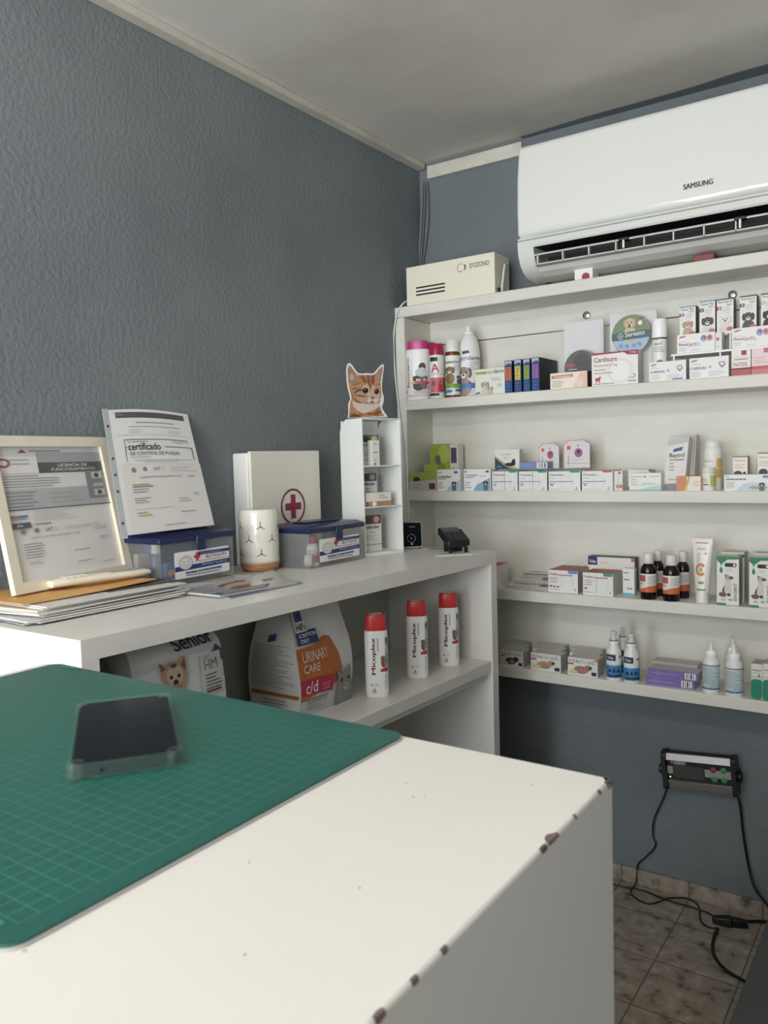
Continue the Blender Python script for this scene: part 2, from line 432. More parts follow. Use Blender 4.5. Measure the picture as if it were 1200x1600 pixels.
# ------------------------------------------------------------------ reception desk
ZD = 1.108
DX, DY = -.174, .5065
du = thing('reception_desk', 'white painted reception desk with chipped edges in the foreground', 'desk', (DX, DY, 0))
def dsub(o): return sub(o, (DX, DY, 0), du)
mb = MB().solid(-.80, DX, -.25, DY, 0, ZD, M_DESK); dsub(mb.build('desk_body', bevel=.0022, seg=3))
def chip(y0, y1, a, b):
    ch = MB(); n = 9; P = []; Q = []
    for i in range(n):
        t = i/(n-1); y = y0+(y1-y0)*t; e = math.sin(math.pi*min(max(t,.02),.98))
        P.append((y, a*e*(.5+.5*random.random()))); Q.append((y, b*e*(.4+.6*random.random())))
    k = .0012
    for i in range(n-1):
        (ya, pa), (yb, pb_) = P[i], P[i+1]; qa, qb = Q[i][1], Q[i+1][1]
        c = [(DX-.0016-pa, ya, ZD+.0002), (DX-.0004, ya, ZD-.0001), (DX+.0003, ya, ZD-.0018-qa)]
        d = [(DX-.0016-pb_, yb, ZD+.0002), (DX-.0004, yb, ZD-.0001), (DX+.0003, yb, ZD-.0018-qb)]
        ch.add(c + d, [(0,1,4,3), (1,2,5,4)], M_CHIP)
    dsub(ch.build('chipped_paint'))
chip(DY-.011, DY-.0035, .002, .004); chip(DY-.026, DY-.022, .0002, .001); chip(.402, .416, .004, .0003); chip(.392, .400, .001, .001)
chip(.263, .268, .0003, .0012); chip(.287, .292, .0002, .0008); chip(.237, .244, .0012, .002); chip(.44,.443,.0003,.0005)
ch = MB().lathe([(.0034, 0), (.0033, .003), (.0026, .0042)], M_CHIP, 14, c=(DX-.0028, DY-.0028, ZD-.0042)); dsub(ch.build('chipped_paint'))
M_SPOT = ink('#b6afa6')
for x, y, r in ((-.33,.19,.0012),(-.245,.24,.0009),(-.235,.31,.0008),(-.42,.19,.0009),(-.27,.415,.0011),(-.265,.42,.0007),(-.285,.43,.0007),(-.215,.47,.0009),(-.30,.30,.0006),(-.39,.23,.0006)):
    ch = MB().lathe([(r, 0), (r, .0003)], M_SPOT, 9, c=(x, y, ZD)); dsub(ch.build('paint_speck'))

# cutting mat
MX0, MX1, MY0, MY1 = -.781, -.332, .182, .505
ZM = ZD + .003
def rrect(x0, x1, y0, y1, r, n=6):
    P = []
    for cx_, cy_, a in ((x1-r, y0+r, -90), (x1-r, y1-r, 0), (x0+r, y1-r, 90), (x0+r, y0+r, 180)):
        for i in range(n+1):
            t = math.radians(a + 90*i/n); P.append((cx_+r*math.cos(t), cy_+r*math.sin(t)))
    return P
M_MAT = noisy('green cutting mat', '#22574f', '#275e56', 300, .31, .05, 900, 2, .3, .7, dist=.0004)
M_GRID = mat('pale green print', '#408577', .4)
cm = thing('cutting_mat', 'green self-healing cutting mat with a pale grid lying on the white desk', 'cutting mat', (MX1, MY1, ZD))
CB = (MX1, MY1, ZD)
sub(MB().prism(rrect(MX0, MX1, MY0, MY1, .012), lambda u, v, w: (u, v, ZD+.0002+w), .0012, ink('#b4b4b2')).build('grey_underlayer'), CB, cm)
mm = MB().prism(rrect(MX0+.0012, MX1-.0012, MY0+.0012, MY1-.0012, .011), lambda u, v, w: (u, v, ZD+.0014+w), ZM-ZD-.0014, M_MAT)
G = .0108
gx1, gy1 = MX1 - .0155, MY1 - .0155
nx = int((gx1 - MX0 - .015)/G); ny = int((gy1 - MY0 - .012)/G)
gx0, gy0 = gx1 - nx*G, gy1 - ny*G
items = []
for i in range(nx+1):
    w_ = .0007
    items.append(('r', gx1-i*G-w_/2, gy0, gx1-i*G+w_/2, gy1, M_GRID))
for j in range(ny+1):
    w_ = .0007
    items.append(('r', gx0, gy1-j*G-w_/2, gx1, gy1-j*G+w_/2, M_GRID))
mm.draw(items, lambda u, v, w: (u, v, ZM + w), 1, 1, lift=.000004, start=12)
mm.draw([('e', MX1-.024+.0, MY0+.010, .0035, .0035, M_GRID), ('e', MX1-.034, MY0+.012, .003, .003, M_GRID),
         ('e', MX0+.030, MY1-.008, .016, .0035, M_GRID), ('t', 'CUTTING MAT', MX0+.012, MY1-.011, MX0+.055, MY1-.005, M_MAT)],
        lambda u, v, w: (u, v, ZM + .0003 + w), 1, 1, lift=.00004)
sub(mm.build('mat_surface'), CB, cm)

# phone lying on the mat
A, B, D_ = [on(2, ZM+.011, *p) for p in ((119, 1097), (266, 1080), (102, 1199))]
ux = (A - D_); PL = ux.length; pyaw = math.atan2(ux.y, ux.x)
PW = (B - A).length
pc = (B + D_) / 2
ph = thing('mobile_phone', 'black smartphone in a clear bumper case lying face up on the green mat', 'phone', (pc.x, pc.y, ZM+.0006), pyaw)
PH = .0105
def rprism(mb, L, W, r, z0, z1, m, top=None):
    P = rrect(-L/2, L/2, -W/2, W/2, r, 6)
    return mb.prism(P, lambda u, v, w: (u, v, z1 - w), (z1-z0), top or m, m)
rprism(MB(), PL-.0062, PW-.0062, .009, .0012, PH-.002, M_BLACK).build('phone_body', ph, bevel=.001)
s_ = MB(); rprism(s_, PL-.009, PW-.009, .007, PH-.002, PH-.0014, M_BLACKG); s_.build('screen', ph)
def frame_ring(mb, L, W, r, t, z0, z1, m):
    O = rrect(-L/2, L/2, -W/2, W/2, r, 6); I = rrect(-L/2+t, L/2-t, -W/2+t, W/2-t, max(r-t, .001), 6); n = len(O)
    vs = [(x, y, z0) for x, y in O] + [(x, y, z1) for x, y in O] + [(x, y, z1) for x, y in I] + [(x, y, z0) for x, y in I]
    fs = []
    for k in range(n):
        j = (k+1) % n
        fs += [(k, j, n+j, n+k), (n+k, n+j, 2*n+j, 2*n+k), (2*n+k, 2*n+j, 3*n+j, 3*n+k), (3*n+k, 3*n+j, j, k)]
    return mb.add(vs, fs, m)
cs = MB(); frame_ring(cs, PL, PW, .010, .0030, 0, PH, M_CASE); rprism(cs, PL-.006, PW-.006, .008, .0001, .0009, M_CASE)
for sx in (-1, 1):
    for sy in (-1, 1):
        cs.lathe([(.0062, 0), (.0068, .003), (.0068, PH-.002), (.0055, PH+.0008)], M_CASE, 18, c=(sx*(PL/2-.006), sy*(PW/2-.006), 0))
cs.build('clear_case', ph, bevel=.0005)
MB().lathe([(.0012, 0), (.0012, .0005)], M_BLACK, 12).build('audio_jack', ph, loc=(-PL/2-.0002, .016, PH*.5)).rotation_euler = (0, -math.pi/2, 0)

# ------------------------------------------------------------------ low dark bench at lower right
bz = .45
bx = -.386 * (CAM.z - bz) / CAM.z
lb = thing('low_cabinet', 'dark charcoal low cabinet at the lower right edge, over the tiled floor', 'cabinet', (bx, 1.9, 0))
MB().solid(0, .5, -1.0, 0, bz-.02, bz, M_DARKB).build('cabinet_top', lb, bevel=.002)
MB().solid(.012, .49, -.99, -.012, 0, bz-.0205, M_DARKB).build('cabinet_body', lb)

# ------------------------------------------------------------------ air conditioner
ACX0, ACX1 = -1.022, -.17
ac = thing('air_conditioner', 'white wall-mounted split air conditioner above the shelving', 'air conditioner', (ACX0, YB, 1.86))
AB = (ACX0, YB, 1.86)
def ext(prof, x0, x1, m, name, bevel=.003, seg=2, inset=None):
    mb = MB(); n = len(prof)
    vs = [(x0, y, z) for y, z in prof] + [(x1, y, z) for y, z in prof]
    fs = [tuple(range(n-1, -1, -1)), tuple(range(n, 2*n))] + [(k, (k+1)%n, n+(k+1)%n, n+k) for k in range(n)]
    mb.add(vs, fs, m); o = mb.build(name, bevel=bevel, seg=seg); return sub(o, AB, ac)
# profile as (y, z), front towards -Y
ext([(2.403, 2.206), (2.245, 2.212), (2.208, 2.200), (2.194, 2.11), (2.190, 2.02), (2.192, 1.950), (2.204, 1.940), (2.403, 1.940)], ACX0+.002, ACX1-.002, M_ACW, 'front_panel', .010, 4)
pr = [(2.403, 1.9395), (2.200, 1.9395), (2.201, 1.918), (2.214, 1.900)]
mb = MB()
# lower housing left open along the air outlet
def strip(p, x0, x1, m):
    for a, b in zip(p[:-1], p[1:]): mb.add([(x0, *a), (x1, *a), (x1, *b), (x0, *b)], [(0,1,2,3)], m)
strip([(2.196, 1.9395), (2.1955, 1.916), (2.199, 1.911)], ACX0+.002, ACX1-.002, M_ACM)
strip([(2.196, 1.936), (2.1954, 1.931)], ACX0+.002, ACX1-.002, M_ACG)
strip([(2.222, 1.862), (2.24, 1.848), (2.27, 1.838), (2.32, 1.832), (2.403, 1.832)], ACX0+.028, ACX1-.028, M_ACM)
strip([(2.199, 1.911), (2.30, 1.915), (2.31, 1.87), (2.222, 1.862)], ACX0+.05, ACX1-.05, mat('dark outlet', '#15191c', .6))
def cap(x0, x1, inner):
    P = [(2.403, 1.9395), (2.196, 1.9395), (2.1955, 1.918), (2.200, 1.892), (2.212, 1.868), (2.232, 1.850), (2.262, 1.839), (2.32, 1.832), (2.403, 1.832)]
    n = len(P); mb.add([(x0, *p) for p in P] + [(x1, *p) for p in P], [tuple(range(n-1,-1,-1)), tuple(range(n, 2*n))] + [(k,(k+1)%n,n+(k+1)%n,n+k) for k in range(n)], M_ACM)
cap(ACX0+.002, ACX0+.05, 1); cap(ACX1-.05, ACX1-.002, 1)
sub(mb.build('lower_housing'), AB, ac)
lv = MB(); lv.solid(ACX0+.052, ACX1-.052, 2.198, 2.202, 1.8600, 1.8625, M_ACM); lv.solid(ACX0+.052, ACX1-.052, 2.198, 2.202, 1.886, 1.8885, M_ACM)
lv.solid(ACX0+.052, ACX1-.052, 2.203, 2.24, 1.859, 1.861, M_ACG)
lv.solid(ACX0+.052, ACX1-.052, 2.203, 2.26, 1.889, 1.892, M_ACG)
for i in range(8): 
    x = ACX0+.06+i*.0755*1.43*.7+.0; lv.solid(x, x+.003, 2.198, 2.21, 1.860, 1.888, M_ACM)
sub(lv.build('louvre'), AB, ac)
for px in (975, 1157):
    x = x_at(px, 2.2, 1.888)
    k = MB(); k.solid(x-.014, x+.014, 2.194, 2.212, 1.884, 1.893, M_BLACK); k.solid(x-.003, x+.003, 2.192, 2.198, 1.864, 1.886, M_WHITE)
    sub(k.build('louvre_pivot', bevel=.002), AB, ac)
x0, x1 = x_at(1068, 2.19, 1.985), x_at(1114, 2.19, 1.985); zt = z_at(288, (x0+x1)/2, 2.19)
lg = MB().draw([('t', 'SAMSUNG', 0, 0, 1, 1, ink('#4a4d50'), 0, .02)], lambda u, v, w: (x0+u, 2.1885-w, zt-.0065+v), x1-x0, .013)
sub(lg.build('brand_lettering'), AB, ac)

# ------------------------------------------------------------------ things on the top board
oz = thing('ozone_generator', 'cream metal box with three black vent slots on top of the shelving', 'ozone generator', (-1.272, 2.235, ZT))
ox = (-1.430+1.272, -1.1145+1.272)
body = MB().solid(ox[0], ox[1], 0, .10, 0, .122, M_IVORY).build('casing', oz, bevel=.002)
fr = MB(); W_ = ox[1]-ox[0]
fr.draw([('a', .630, .75, .034, .105, .13, ink('#3b4650')), ('e', .672, .75, .022, .075, ink('#5c6a78')), ('e', .655, .75, .022, .080, M_IVORY),
         ('t', "D'OZONO", .735, .70, .945, .82, ink('#5c6064'))], flat(-.0003, ox[0], 0), W_, .122)
fr.build('printed_logo', oz)
vt = MB()
for k in range(3):
    P = rrect(.115*W_, .455*W_, .0, .0045, .0022, 4)
    vt.prism(P, lambda u, v, w, k=k: (ox[0]+u, -.0004-w, .028+k*.0112+v), .0004, M_BLACK)
vt.build('vent_slot', oz)
MB().tube([(ox[1]+.006, .07, .093), (ox[1]+.014, .04, .085), (ox[1]+.014, .03, .055), (ox[1]+.009, .03, .02), (ox[1]+.009, .03, .0)], .0035, M_ACM).build('power_cord', oz)
MB().solid(ox[1]+.0005, ox[1]+.006, .015, .035, .003, .018, M_BLACK).build('power_switch', oz, bevel=.001)
p = on(1, 2.26, 912, 433); a = x_at(898, 2.26, ZT); b = x_at(926, 2.26, ZT)
sm = MB().solid(a, b, 2.26, 2.31, ZT, z_at(418, a, 2.26), M_CARD)
sm.draw([('e', .62, .35, .22, .3, ink('#b03038'))], flat(2.2598, a, ZT), b-a, .035)
tag(sm.build('small_box'), 'small white box with a red dot on the top board below the air conditioner', 'box')
a = x_at(1083, 2.25, ZT); b = x_at(1116, 2.25, ZT)
sm = MB().solid(a, b, 2.25, 2.30, ZT, z_at(394, b, 2.25), mat('dark red plastic', '#7d2f2c', .4))
sm.draw([('r', .08, .3, .92, .7, ink('#8d4038'))], flat(2.2497, a, ZT), b-a, .025)
tag(sm.build('red_case', bevel=.002), 'dark red flat case on the top board at the right', 'case')

# painted-over cables in the room corner
def P3(x, y, z): return Vector((x, y, z))
for k, (dx, bow) in enumerate(((.004, .0), (.012, .004), (.02, .022))):
    pts = [on(1, YB-.012, 660+k*3.5, 284), on(1, YB-.014, 659+k*3.5+bow*120, 320), on(1, YB-.012, 658+k*3+bow*200, 350), on(1, YB-.012, 656+k*3.2+bow*80, 385), on(1, YB-.012, 654+k*3.2, 415), on(1, YB-.02, 652+k*3.2, 440)]
    tag(MB().tube(pts, .0025 if k else .0045, M_WALLB).build('corner_cable'), ['thickest painted cable down the room corner, on the left', 'middle painted cable down the room corner', 'bowed outer painted cable in the room corner, on the right'][k], 'cable', 'painted cables in the corner')
# white cable running down the front of the shelving side
pts = [on(1, YS+.03, 640, 470), on(1, YS+.005, 630, 474), on(1, YS-.006, 620, 492), on(1, YS-.008, 615, 530), on(1, YS-.008, 617, 580), on(1, YS-.006, 622, 630), on(1, YS-.006, 628, 680), on(1, YS-.006, 632, 740), on(1, YS-.006, 634, 800), on(1, YS-.006, 636, 870)]
tag(MB().tube(pts, .0028, M_ACM).build('white_cable'), 'thin white cable hanging down the left side of the shelving unit', 'cable')

# ------------------------------------------------------------------ stock on the shelves: builders
def carton(name, label, xl, xr, yt, yf, zs, depth, items, base='#eceae4', top=None, side=None, group=None, cat='box', rot=0, frac=None, h=None, lift=.00022, front=None):
    """carton whose front stands at depth yf; xl/xr the picture columns of its front, yt the row of its top"""
    x0, x1 = x_at(xl, yf, zs), x_at(xr, yf, zs)
    W = x1 - x0
    H = h or (z_at(yt, x0, yf) - zs)
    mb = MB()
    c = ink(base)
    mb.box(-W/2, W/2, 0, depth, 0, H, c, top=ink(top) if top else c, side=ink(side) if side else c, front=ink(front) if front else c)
    mb.draw(items, flat(0, -W/2, 0), W, H, lift=lift)
    o = mb.build(name, loc=((x0+x1)/2, yf, zs), rotz=rot)
    return tag(o, label, cat, group)
K = ink('#26262c'); GR = ink('#8b8b8d'); LG = ink('#b9b9ba'); RED = ink('#c2303c'); WH = ink('#f1f0ec')
def bottle(name, label, xc, wpx, yt, yc, zs, prof, cap, label_items=None, body='#eeeeea', capc='#ffffff', group=None, cat='bottle',
           lab=(.1, .75), labc=None, sy=1, span=150, rotz=0, n=28, ex=2, H=None, extra=None, brough=.25):
    """prof / cap: lists of (radius fraction, height fraction)"""
    x = x_at(xc, yc, zs); r = (x_at(xc + wpx/2, yc, zs) - x) * .93
    H = H or (z_at(yt, x, yc) - zs)
    rotz = rotz + math.atan2(-x, yc) * (1 if sy == 1 else .75)
    t = thing(name, label, cat, (x, yc, zs), rotz, group)
    bm_ = mat('bottle ' + body, body, brough)
    b = MB().lathe([(a*r, z*H) for a, z in prof], bm_, n, sy, ex=ex)
    lh = (lab[1]-lab[0])*H
    rr = r * 1.0
    fn = wrap(rr*1.004, span, lab[0]*H, sy, -90, ex)
    Wl = math.radians(span)*rr
    if labc: b.draw([('r', 0, 0, 1, 1, ink(labc))], fn, Wl, lh, maxlen=r*.35, lift=.0004)
    if label_items: b.draw(label_items, fn, Wl, lh, maxlen=r*.5, lift=.00018, start=4)
    b.build('bottle_body', t)
    c = MB().lathe([(a*r, z*H) for a, z in cap], mat('cap ' + capc, capc, .35), n, sy, ex=ex); c.build('cap', t)
    if extra: extra(t, r, H)
    return t

# ---- shelf 1 (upper)
y1 = YS + .012
bottle('shampoo_bottle', 'large white shampoo bottle with a pink cap, leftmost on the upper shelf', 655, 34, 533, y1+.022, Z1,
    [(.92,0),(1,.02),(1,.80),(.93,.85),(.8,.855)], [(.86,.845),(.88,.86),(.86,.99),(.6,1)],
    [('t','Bactoderm',.10,.24,.24,.86,ink('#a3245c'),90,.03), ('dog',.52,.42,.07,'#3a302c','#1d1a18','#2a2422'), ('dog',.68,.42,.06,'#8b6a50','#5a4636'),
     ('e',.62,.66,.10,.09,ink('#3d3532')), ('e',.60,.55,.14,.10,ink('#c8ccd0')), ('r',.36,.31,.86,.355,ink('#c8326a')), ('r',.36,.31,.50,.355,ink('#d6a444')), ('l',.5,.18,.9,.29,3,ink('#6c6870')),
     ('l',.42,.10,.9,.17,2,ink('#c87080')), ('r',.18,.06,.86,.068,ink('#b04a50')), ('p',[(.06,.13),(.2,.13),(.12,.18)],ink('#d8606a'))],
    capc='#c23a80', sy=.62, lab=(.02,.82), span=150, ex=2.6)
bottle('shampoo_bottle', 'pink-capped bottle half hidden behind the first two shampoo bottles', 674, 18, 536, y1+.10, Z1,
    [(.95,0),(1,.02),(1,.80),(.8,.85)], [(.95,.84),(1,.86),(.98,.98),(.8,1)], capc='#b83a78', group=None)
bottle('shampoo_bottle', 'slim white shampoo bottle with a crimson cap and big red letter A', 683.5, 21.5, 538, y1+.010, Z1,
    [(.95,0),(1,.015),(1,.79),(.9,.80)], [(.99,.795),(1,.81),(.98,.985),(.9,1)],
    [('r',.12,.86,.55,.96,ink('#23242e')), ('t','A',.20,.60,.62,.80,ink('#c8323e'),0,.03), ('l',.15,.52,.9,.60,2,ink('#d88a90')), ('r',.12,.10,.95,.46,ink('#dc6a76')),
     ('p',[(.55,.12),(.60,.34),(.68,.40),(.76,.30),(.84,.12)],ink('#c8323e')), ('r',.86,.12,.95,.46,ink('#3c2a30')), ('e',.34,.32,.1,.06,ink('#8a5a60')), ('r',.1,.02,.6,.08,ink('#2c2430'))],
    capc='#a8204c', lab=(.03,.78), span=150)
bottle('shampoo_bottle', 'brown bottle with a white cap and a green and blue label', 708.5, 21.5, 532, y1+.042, Z1,
    [(.95,0),(1,.02),(1,.76),(.96,.795),(.9,.80)], [(.93,.795),(.94,.81),(.94,.985),(.85,1)],
    [('r',.05,.80,.50,.84,ink('#8cae50')), ('t','vetriderm',.08,.80,.95,.88,ink('#5a7a9a')), ('l',.55,.62,.95,.78,3,ink('#8aa0b4')), ('dog',.34,.62,.10,'#8a6f40','#5c4a2a'), ('dog',.78,.44,.05,'#5a5a5c','#3a3a3c'),
     ('r',0,.18,1,.28,ink('#7aa53c')), ('r',.05,.06,.45,.13,ink('#3c8cc8')), ('r',.6,.09,.95,.14,ink('#3c6aa8'))],
    body='#6e3a1c', capc='#eeece6', lab=(.05,.73), labc='#eeede6', span=165)
def pump(t, r, H):
    MB().lathe([(.40*r, .90*H), (.44*r, .905*H), (.44*r, .995*H), (.40*r, H)], M_CLEAR, 24).build('clear_overcap', t)
    MB().lathe([(.22*r, .885*H), (.22*r, .97*H), (.12*r, .985*H)], M_WHITE, 16).build('spray_nozzle', t)
bottle('spray_bottle', 'tall white foam bottle with a clear overcap, behind the cream dog box', 734.5, 32, 508, y1+.085, Z1,
    [(.95,0),(1,.015),(1,.60),(.95,.70),(.80,.79),(.58,.855),(.42,.88)], [(.44,.875),(.46,.88),(.44,.895),(.3,.9)],
    [('p',[(.28,.92),(.52,.94),(.48,1.0),(.24,.98)],ink('#2c4c86')), ('t','vetriderm',.02,.78,.92,.88,ink('#6a6a8a')), ('l',.4,.56,.9,.76,4,ink('#a8a8b0')), ('dog',.30,.50,.14,'#a08c84','#54484a'), ('r',0,.17,1,.28,ink('#3c84c4')), ('x',.5,.285,.03,.012,ink('#7a2450'))],
    lab=(.02,.64), span=160, extra=pump)
def vet(items=[]): return items
carton('ointment_box', 'cream box with a green stripe and a white puppy on the upper shelf', 743, 789, 578, y1+.004, Z1, .05,
    [('r',.02,.80,.38,.90,ink('#8fb24a')), ('t','vetri',.34,.80,.62,.93,ink('#8fb24a'),0,.03), ('t','derm',.64,.80,.98,.95,ink('#4a4a50'),0,.03), ('dog',.34,.38,.13,'#c9b0a0','#8a6a5a','#d8c8bc'), ('dog',.52,.22,.08,'#c9b8ac','#4a3a34'),
     ('l',.58,.50,.95,.66,3,LG), ('l',.78,.26,.96,.40,2,ink('#6aa8cc')), ('p',[(.04,.04),(.18,.07),(.18,.12),(.04,.09)],ink('#3a5a8a'))], '#e6e5d8')
for k, (xl, xr, yt, c) in enumerate(((789, 800.5, 564, '#d0643c'), (804, 815, 562, '#d8b83c'), (818, 828.5, 561, '#86a83c'), (831, 843, 559, '#9a5ca8'))):
    carton('tablet_box', ['navy blue slim box with an orange sticker, left of four', 'navy blue slim box with a yellow sticker', 'navy blue slim box with a green sticker', 'navy blue slim box with a purple sticker, right of four'][k],
        xl, xr, yt, y1+.002, Z1, .135 if k == 3 else .12,
        [('r',.05,.86,.95,.98,ink('#b9bcc2')), ('r',.10,.38,.88,.80,ink(c)), ('t','12 kg',.3,.42,.62,.76,ink('#6a4a34'),90), ('r',.3,.86,.9,.90,ink('#3a4a6a')), ('l',.25,.06,.85,.34,3,ink('#4a7ab4'))],
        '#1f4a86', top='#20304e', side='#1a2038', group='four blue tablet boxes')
# clear blister packages with round tins
for k, (xl, xr, ytp, txc, tyc, rpx, y0) in enumerate(((873, 938, 501, 906, 574, 27, y1+.05), (945, 1022, 488, 985, 522, 31, y1+.035))):
    x0, x1 = x_at(xl, y0, Z1), x_at(xr, y0, Z1); W = x1-x0; H = z_at(ytp, x0, y0)-Z1
    t = thing('collar_package', ['clear plastic pack with a dark round dog tin, behind the orange striped box', 'clear plastic pack with a blue and green round dog tin'][k], 'package', ((x0+x1)/2, y0, Z1), 0, None)
    b = MB(); b.box(-W/2, W/2, 0, .045, 0, H, M_CLEAR)
    b.build('plastic_shell', t)
    cb = MB().solid(-W/2+.003, W/2-.003, .040, .044, .002, H-.004, ink('#e4e6e4')); cb.build('backing_card', t)
    tx = x_at(txc, y0, Z1+.1) - (x0+x1)/2; tz = z_at(tyc, tx+(x0+x1)/2, y0) - Z1; r = x_at(txc+rpx, y0, Z1+.1)-x_at(txc, y0, Z1+.1)
    tn = MB().lathe([(r, 0), (r, .026), (r*.97, .029)], M_SILVER, 48).build('tin', t, loc=(tx, .034, tz)); tn.rotation_euler = (math.pi/2, 0, 0)
    P = MB()
    if k == 0:
        P.draw([('e',0,0,.96,.96,ink('#46523e')), ('e',.1,.1,.62,.70,ink('#3a2c2a')), ('e',.05,.62,.16,.12,ink('#241c1c')), ('r',-.85,.05,-.35,.25,ink('#b0303a')), ('e',.12,.22,.1,.08,ink('#14100f')), ('e',-.1,.3,.06,.05,ink('#0f0c0c')), ('e',.32,.3,.06,.05,ink('#0f0c0c')), ('r',-.7,-.1,-.2,-.05,ink('#c8c8c8'))],
            lambda u, v, w: (tx+u, .0045-w, tz+v), r, r)
    else:
        P.draw([('e',0,0,.96,.96,ink('#6f8a52')), ('e',0,0,.96,.96,ink('#a8c4e0'),180,360), ('p',[(-.94,-.28),(.94,-.22),(.95,.16),(-.95,.10)],ink('#1c5560')),
                ('dog',-.05,.55,.26,'#d8bc8c','#b89462','#d8bc8c'), ('p',[(-.96,-.28),(.96,-.22),(.97,.16),(-.97,.10)],ink('#1c5560')), ('t','Seresto',-.28,-.14,.72,.10,WH,.06,.02), ('a',-.52,-.07,.15,.15,.14,WH), ('r',-.53,-.2,-.51,.06,WH), ('r',-.63,-.08,-.41,-.06,WH),
                ('e',.50,.52,.14,.14,WH), ('r',.42,.74,.72,.80,ink('#8c2838')), ('a',.5,.52,.14,.14,.2,ink('#c87080')), ('e',-.05,.40,.07,.09,ink('#5a2a2a')),
                ('e',-.5,-.55,.1,.09,ink('#7aa0c8')), ('e',-.2,-.58,.1,.09,ink('#7aa0c8')), ('e',.15,-.57,.1,.09,ink('#7aa0c8')), ('e',.45,-.52,.1,.09,ink('#7aa0c8'))],
            lambda u, v, w: (tx+u, .0045-w, tz+v), r, r)
    P.build('printed_lid', t)
carton('tablet_box', 'pale orange box in front of the dark dog tin', 860, 918, 584, y1, Z1, .05,
    [('p',[(.04,.66),(.62,.70),(.62,.88),(.04,.84)],ink('#d08460')), ('r',.1,.73,.55,.78,ink('#f0d8c8')), ('l',.06,.12,.4,.56,4,ink('#a8907c')), ('p',[(.62,0),(1,0),(1,1),(.8,.9)],ink('#ecc8b0')), ('e',.80,.35,.10,.25,ink('#f0d4c0'))], '#f0e4d6', side='#4a2a2c', top='#e0c8b8')
carton('tablet_box', 'large white box with a magenta corner stripe and a small pink dog', 925, 997, 553, y1, Z1, .033,
    [('p',[(0,.94),(.70,.96),(.78,.88),(1,.86),(1,1),(0,1)],ink('#b42a5c')), ('e',.62,.42,.28,.38,ink('#e6e4de')), ('e',.62,.42,.22,.30,WH), ('t','Cardisure',.05,.72,.56,.87,ink('#a04058'),0,.015), ('t','Flavoured 5 mg',.05,.56,.56,.66,ink('#c08070')), ('l',.05,.34,.5,.54,2,ink('#b0a0a0')),
     ('t','5 mg',.84,.90,.96,.97,WH), ('e',.13,.20,.055,.05,ink('#c03a5a')), ('r',.09,.10,.11,.18,ink('#c03a5a')), ('r',.16,.10,.18,.18,ink('#c03a5a')), ('e',.185,.25,.02,.035,ink('#c03a5a')), ('a',.90,.24,.05,.055,.3,ink('#5a5a60'),-90,90), ('r',.82,.185,.9,.20,ink('#5a5a60')), ('t','Dechra',.80,.07,.97,.13,ink('#5a5a60')), ('r',.05,.05,.5,.07,GR)],
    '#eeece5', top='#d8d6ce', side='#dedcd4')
bottle('spray_can', 'slim white spray can with a black ring, left of the white riser', 1031, 25, 499, y1+.035, Z1,
    [(.98,0),(1,.01),(1,.70),(.95,.72)], [(1,.715),(1.02,.72),(1.0,.985),(.9,1)],
    [('r',.03,.97,1,1,ink('#202428')), ('t','Adapt-X',.2,.82,.62,.88,ink('#40444a')), ('l',.2,.66,.8,.80,3,GR), ('p',[(.3,.98),(.4,.98),(.35,.93)],RED), ('e',.5,.36,.2,.12,ink('#5a8a5c')), ('e',.5,.33,.1,.07,ink('#a86a50')), ('l',.3,.1,.9,.2,3,GR)],
    lab=(.03,.70), span=150)
HEART = [('a',.80,.66,.045,.08,.3,ink('#b0404a'),20,230), ('a',.868,.66,.045,.08,.3,ink('#3c2e34'),-50,160), ('p',[(.760,.62),(.775,.64),(.846,.50),(.838,.44)],ink('#b0404a')), ('p',[(.838,.44),(.846,.50),(.905,.63),(.915,.60)],ink('#3c2e34'))]
for k, (xl, xr, yt) in enumerate(((1014.5, 1072, 567), (1077.5, 1138.5, 560.5))):
    carton('tablet_box', ['white heart-tablet box with a blue bar, left of the pair', 'white heart-tablet box with a red mark, under the riser'][k], xl, xr, yt, y1, Z1, .027,
        [('p',[(.05,.80),(.20,.86),(.20,.92),(.05,.88)],ink('#c86470')), ('l',.05,.64,.30,.78,2,LG), ('t','CARDIAL',.04,.44,.44,.56,K), ('t','B' if k == 0 else '10',.50,.46,.56,.58,GR if k == 0 else ink('#c04a50')), ('l',.05,.08,.32,.36,3,LG), ('l',.50,.08,.96,.34,3,LG)] + HEART + ([('r',.64,.05,.92,.11,ink('#6a88b8'))] if k == 0 else []), '#eeefee', side='#c9cac9')
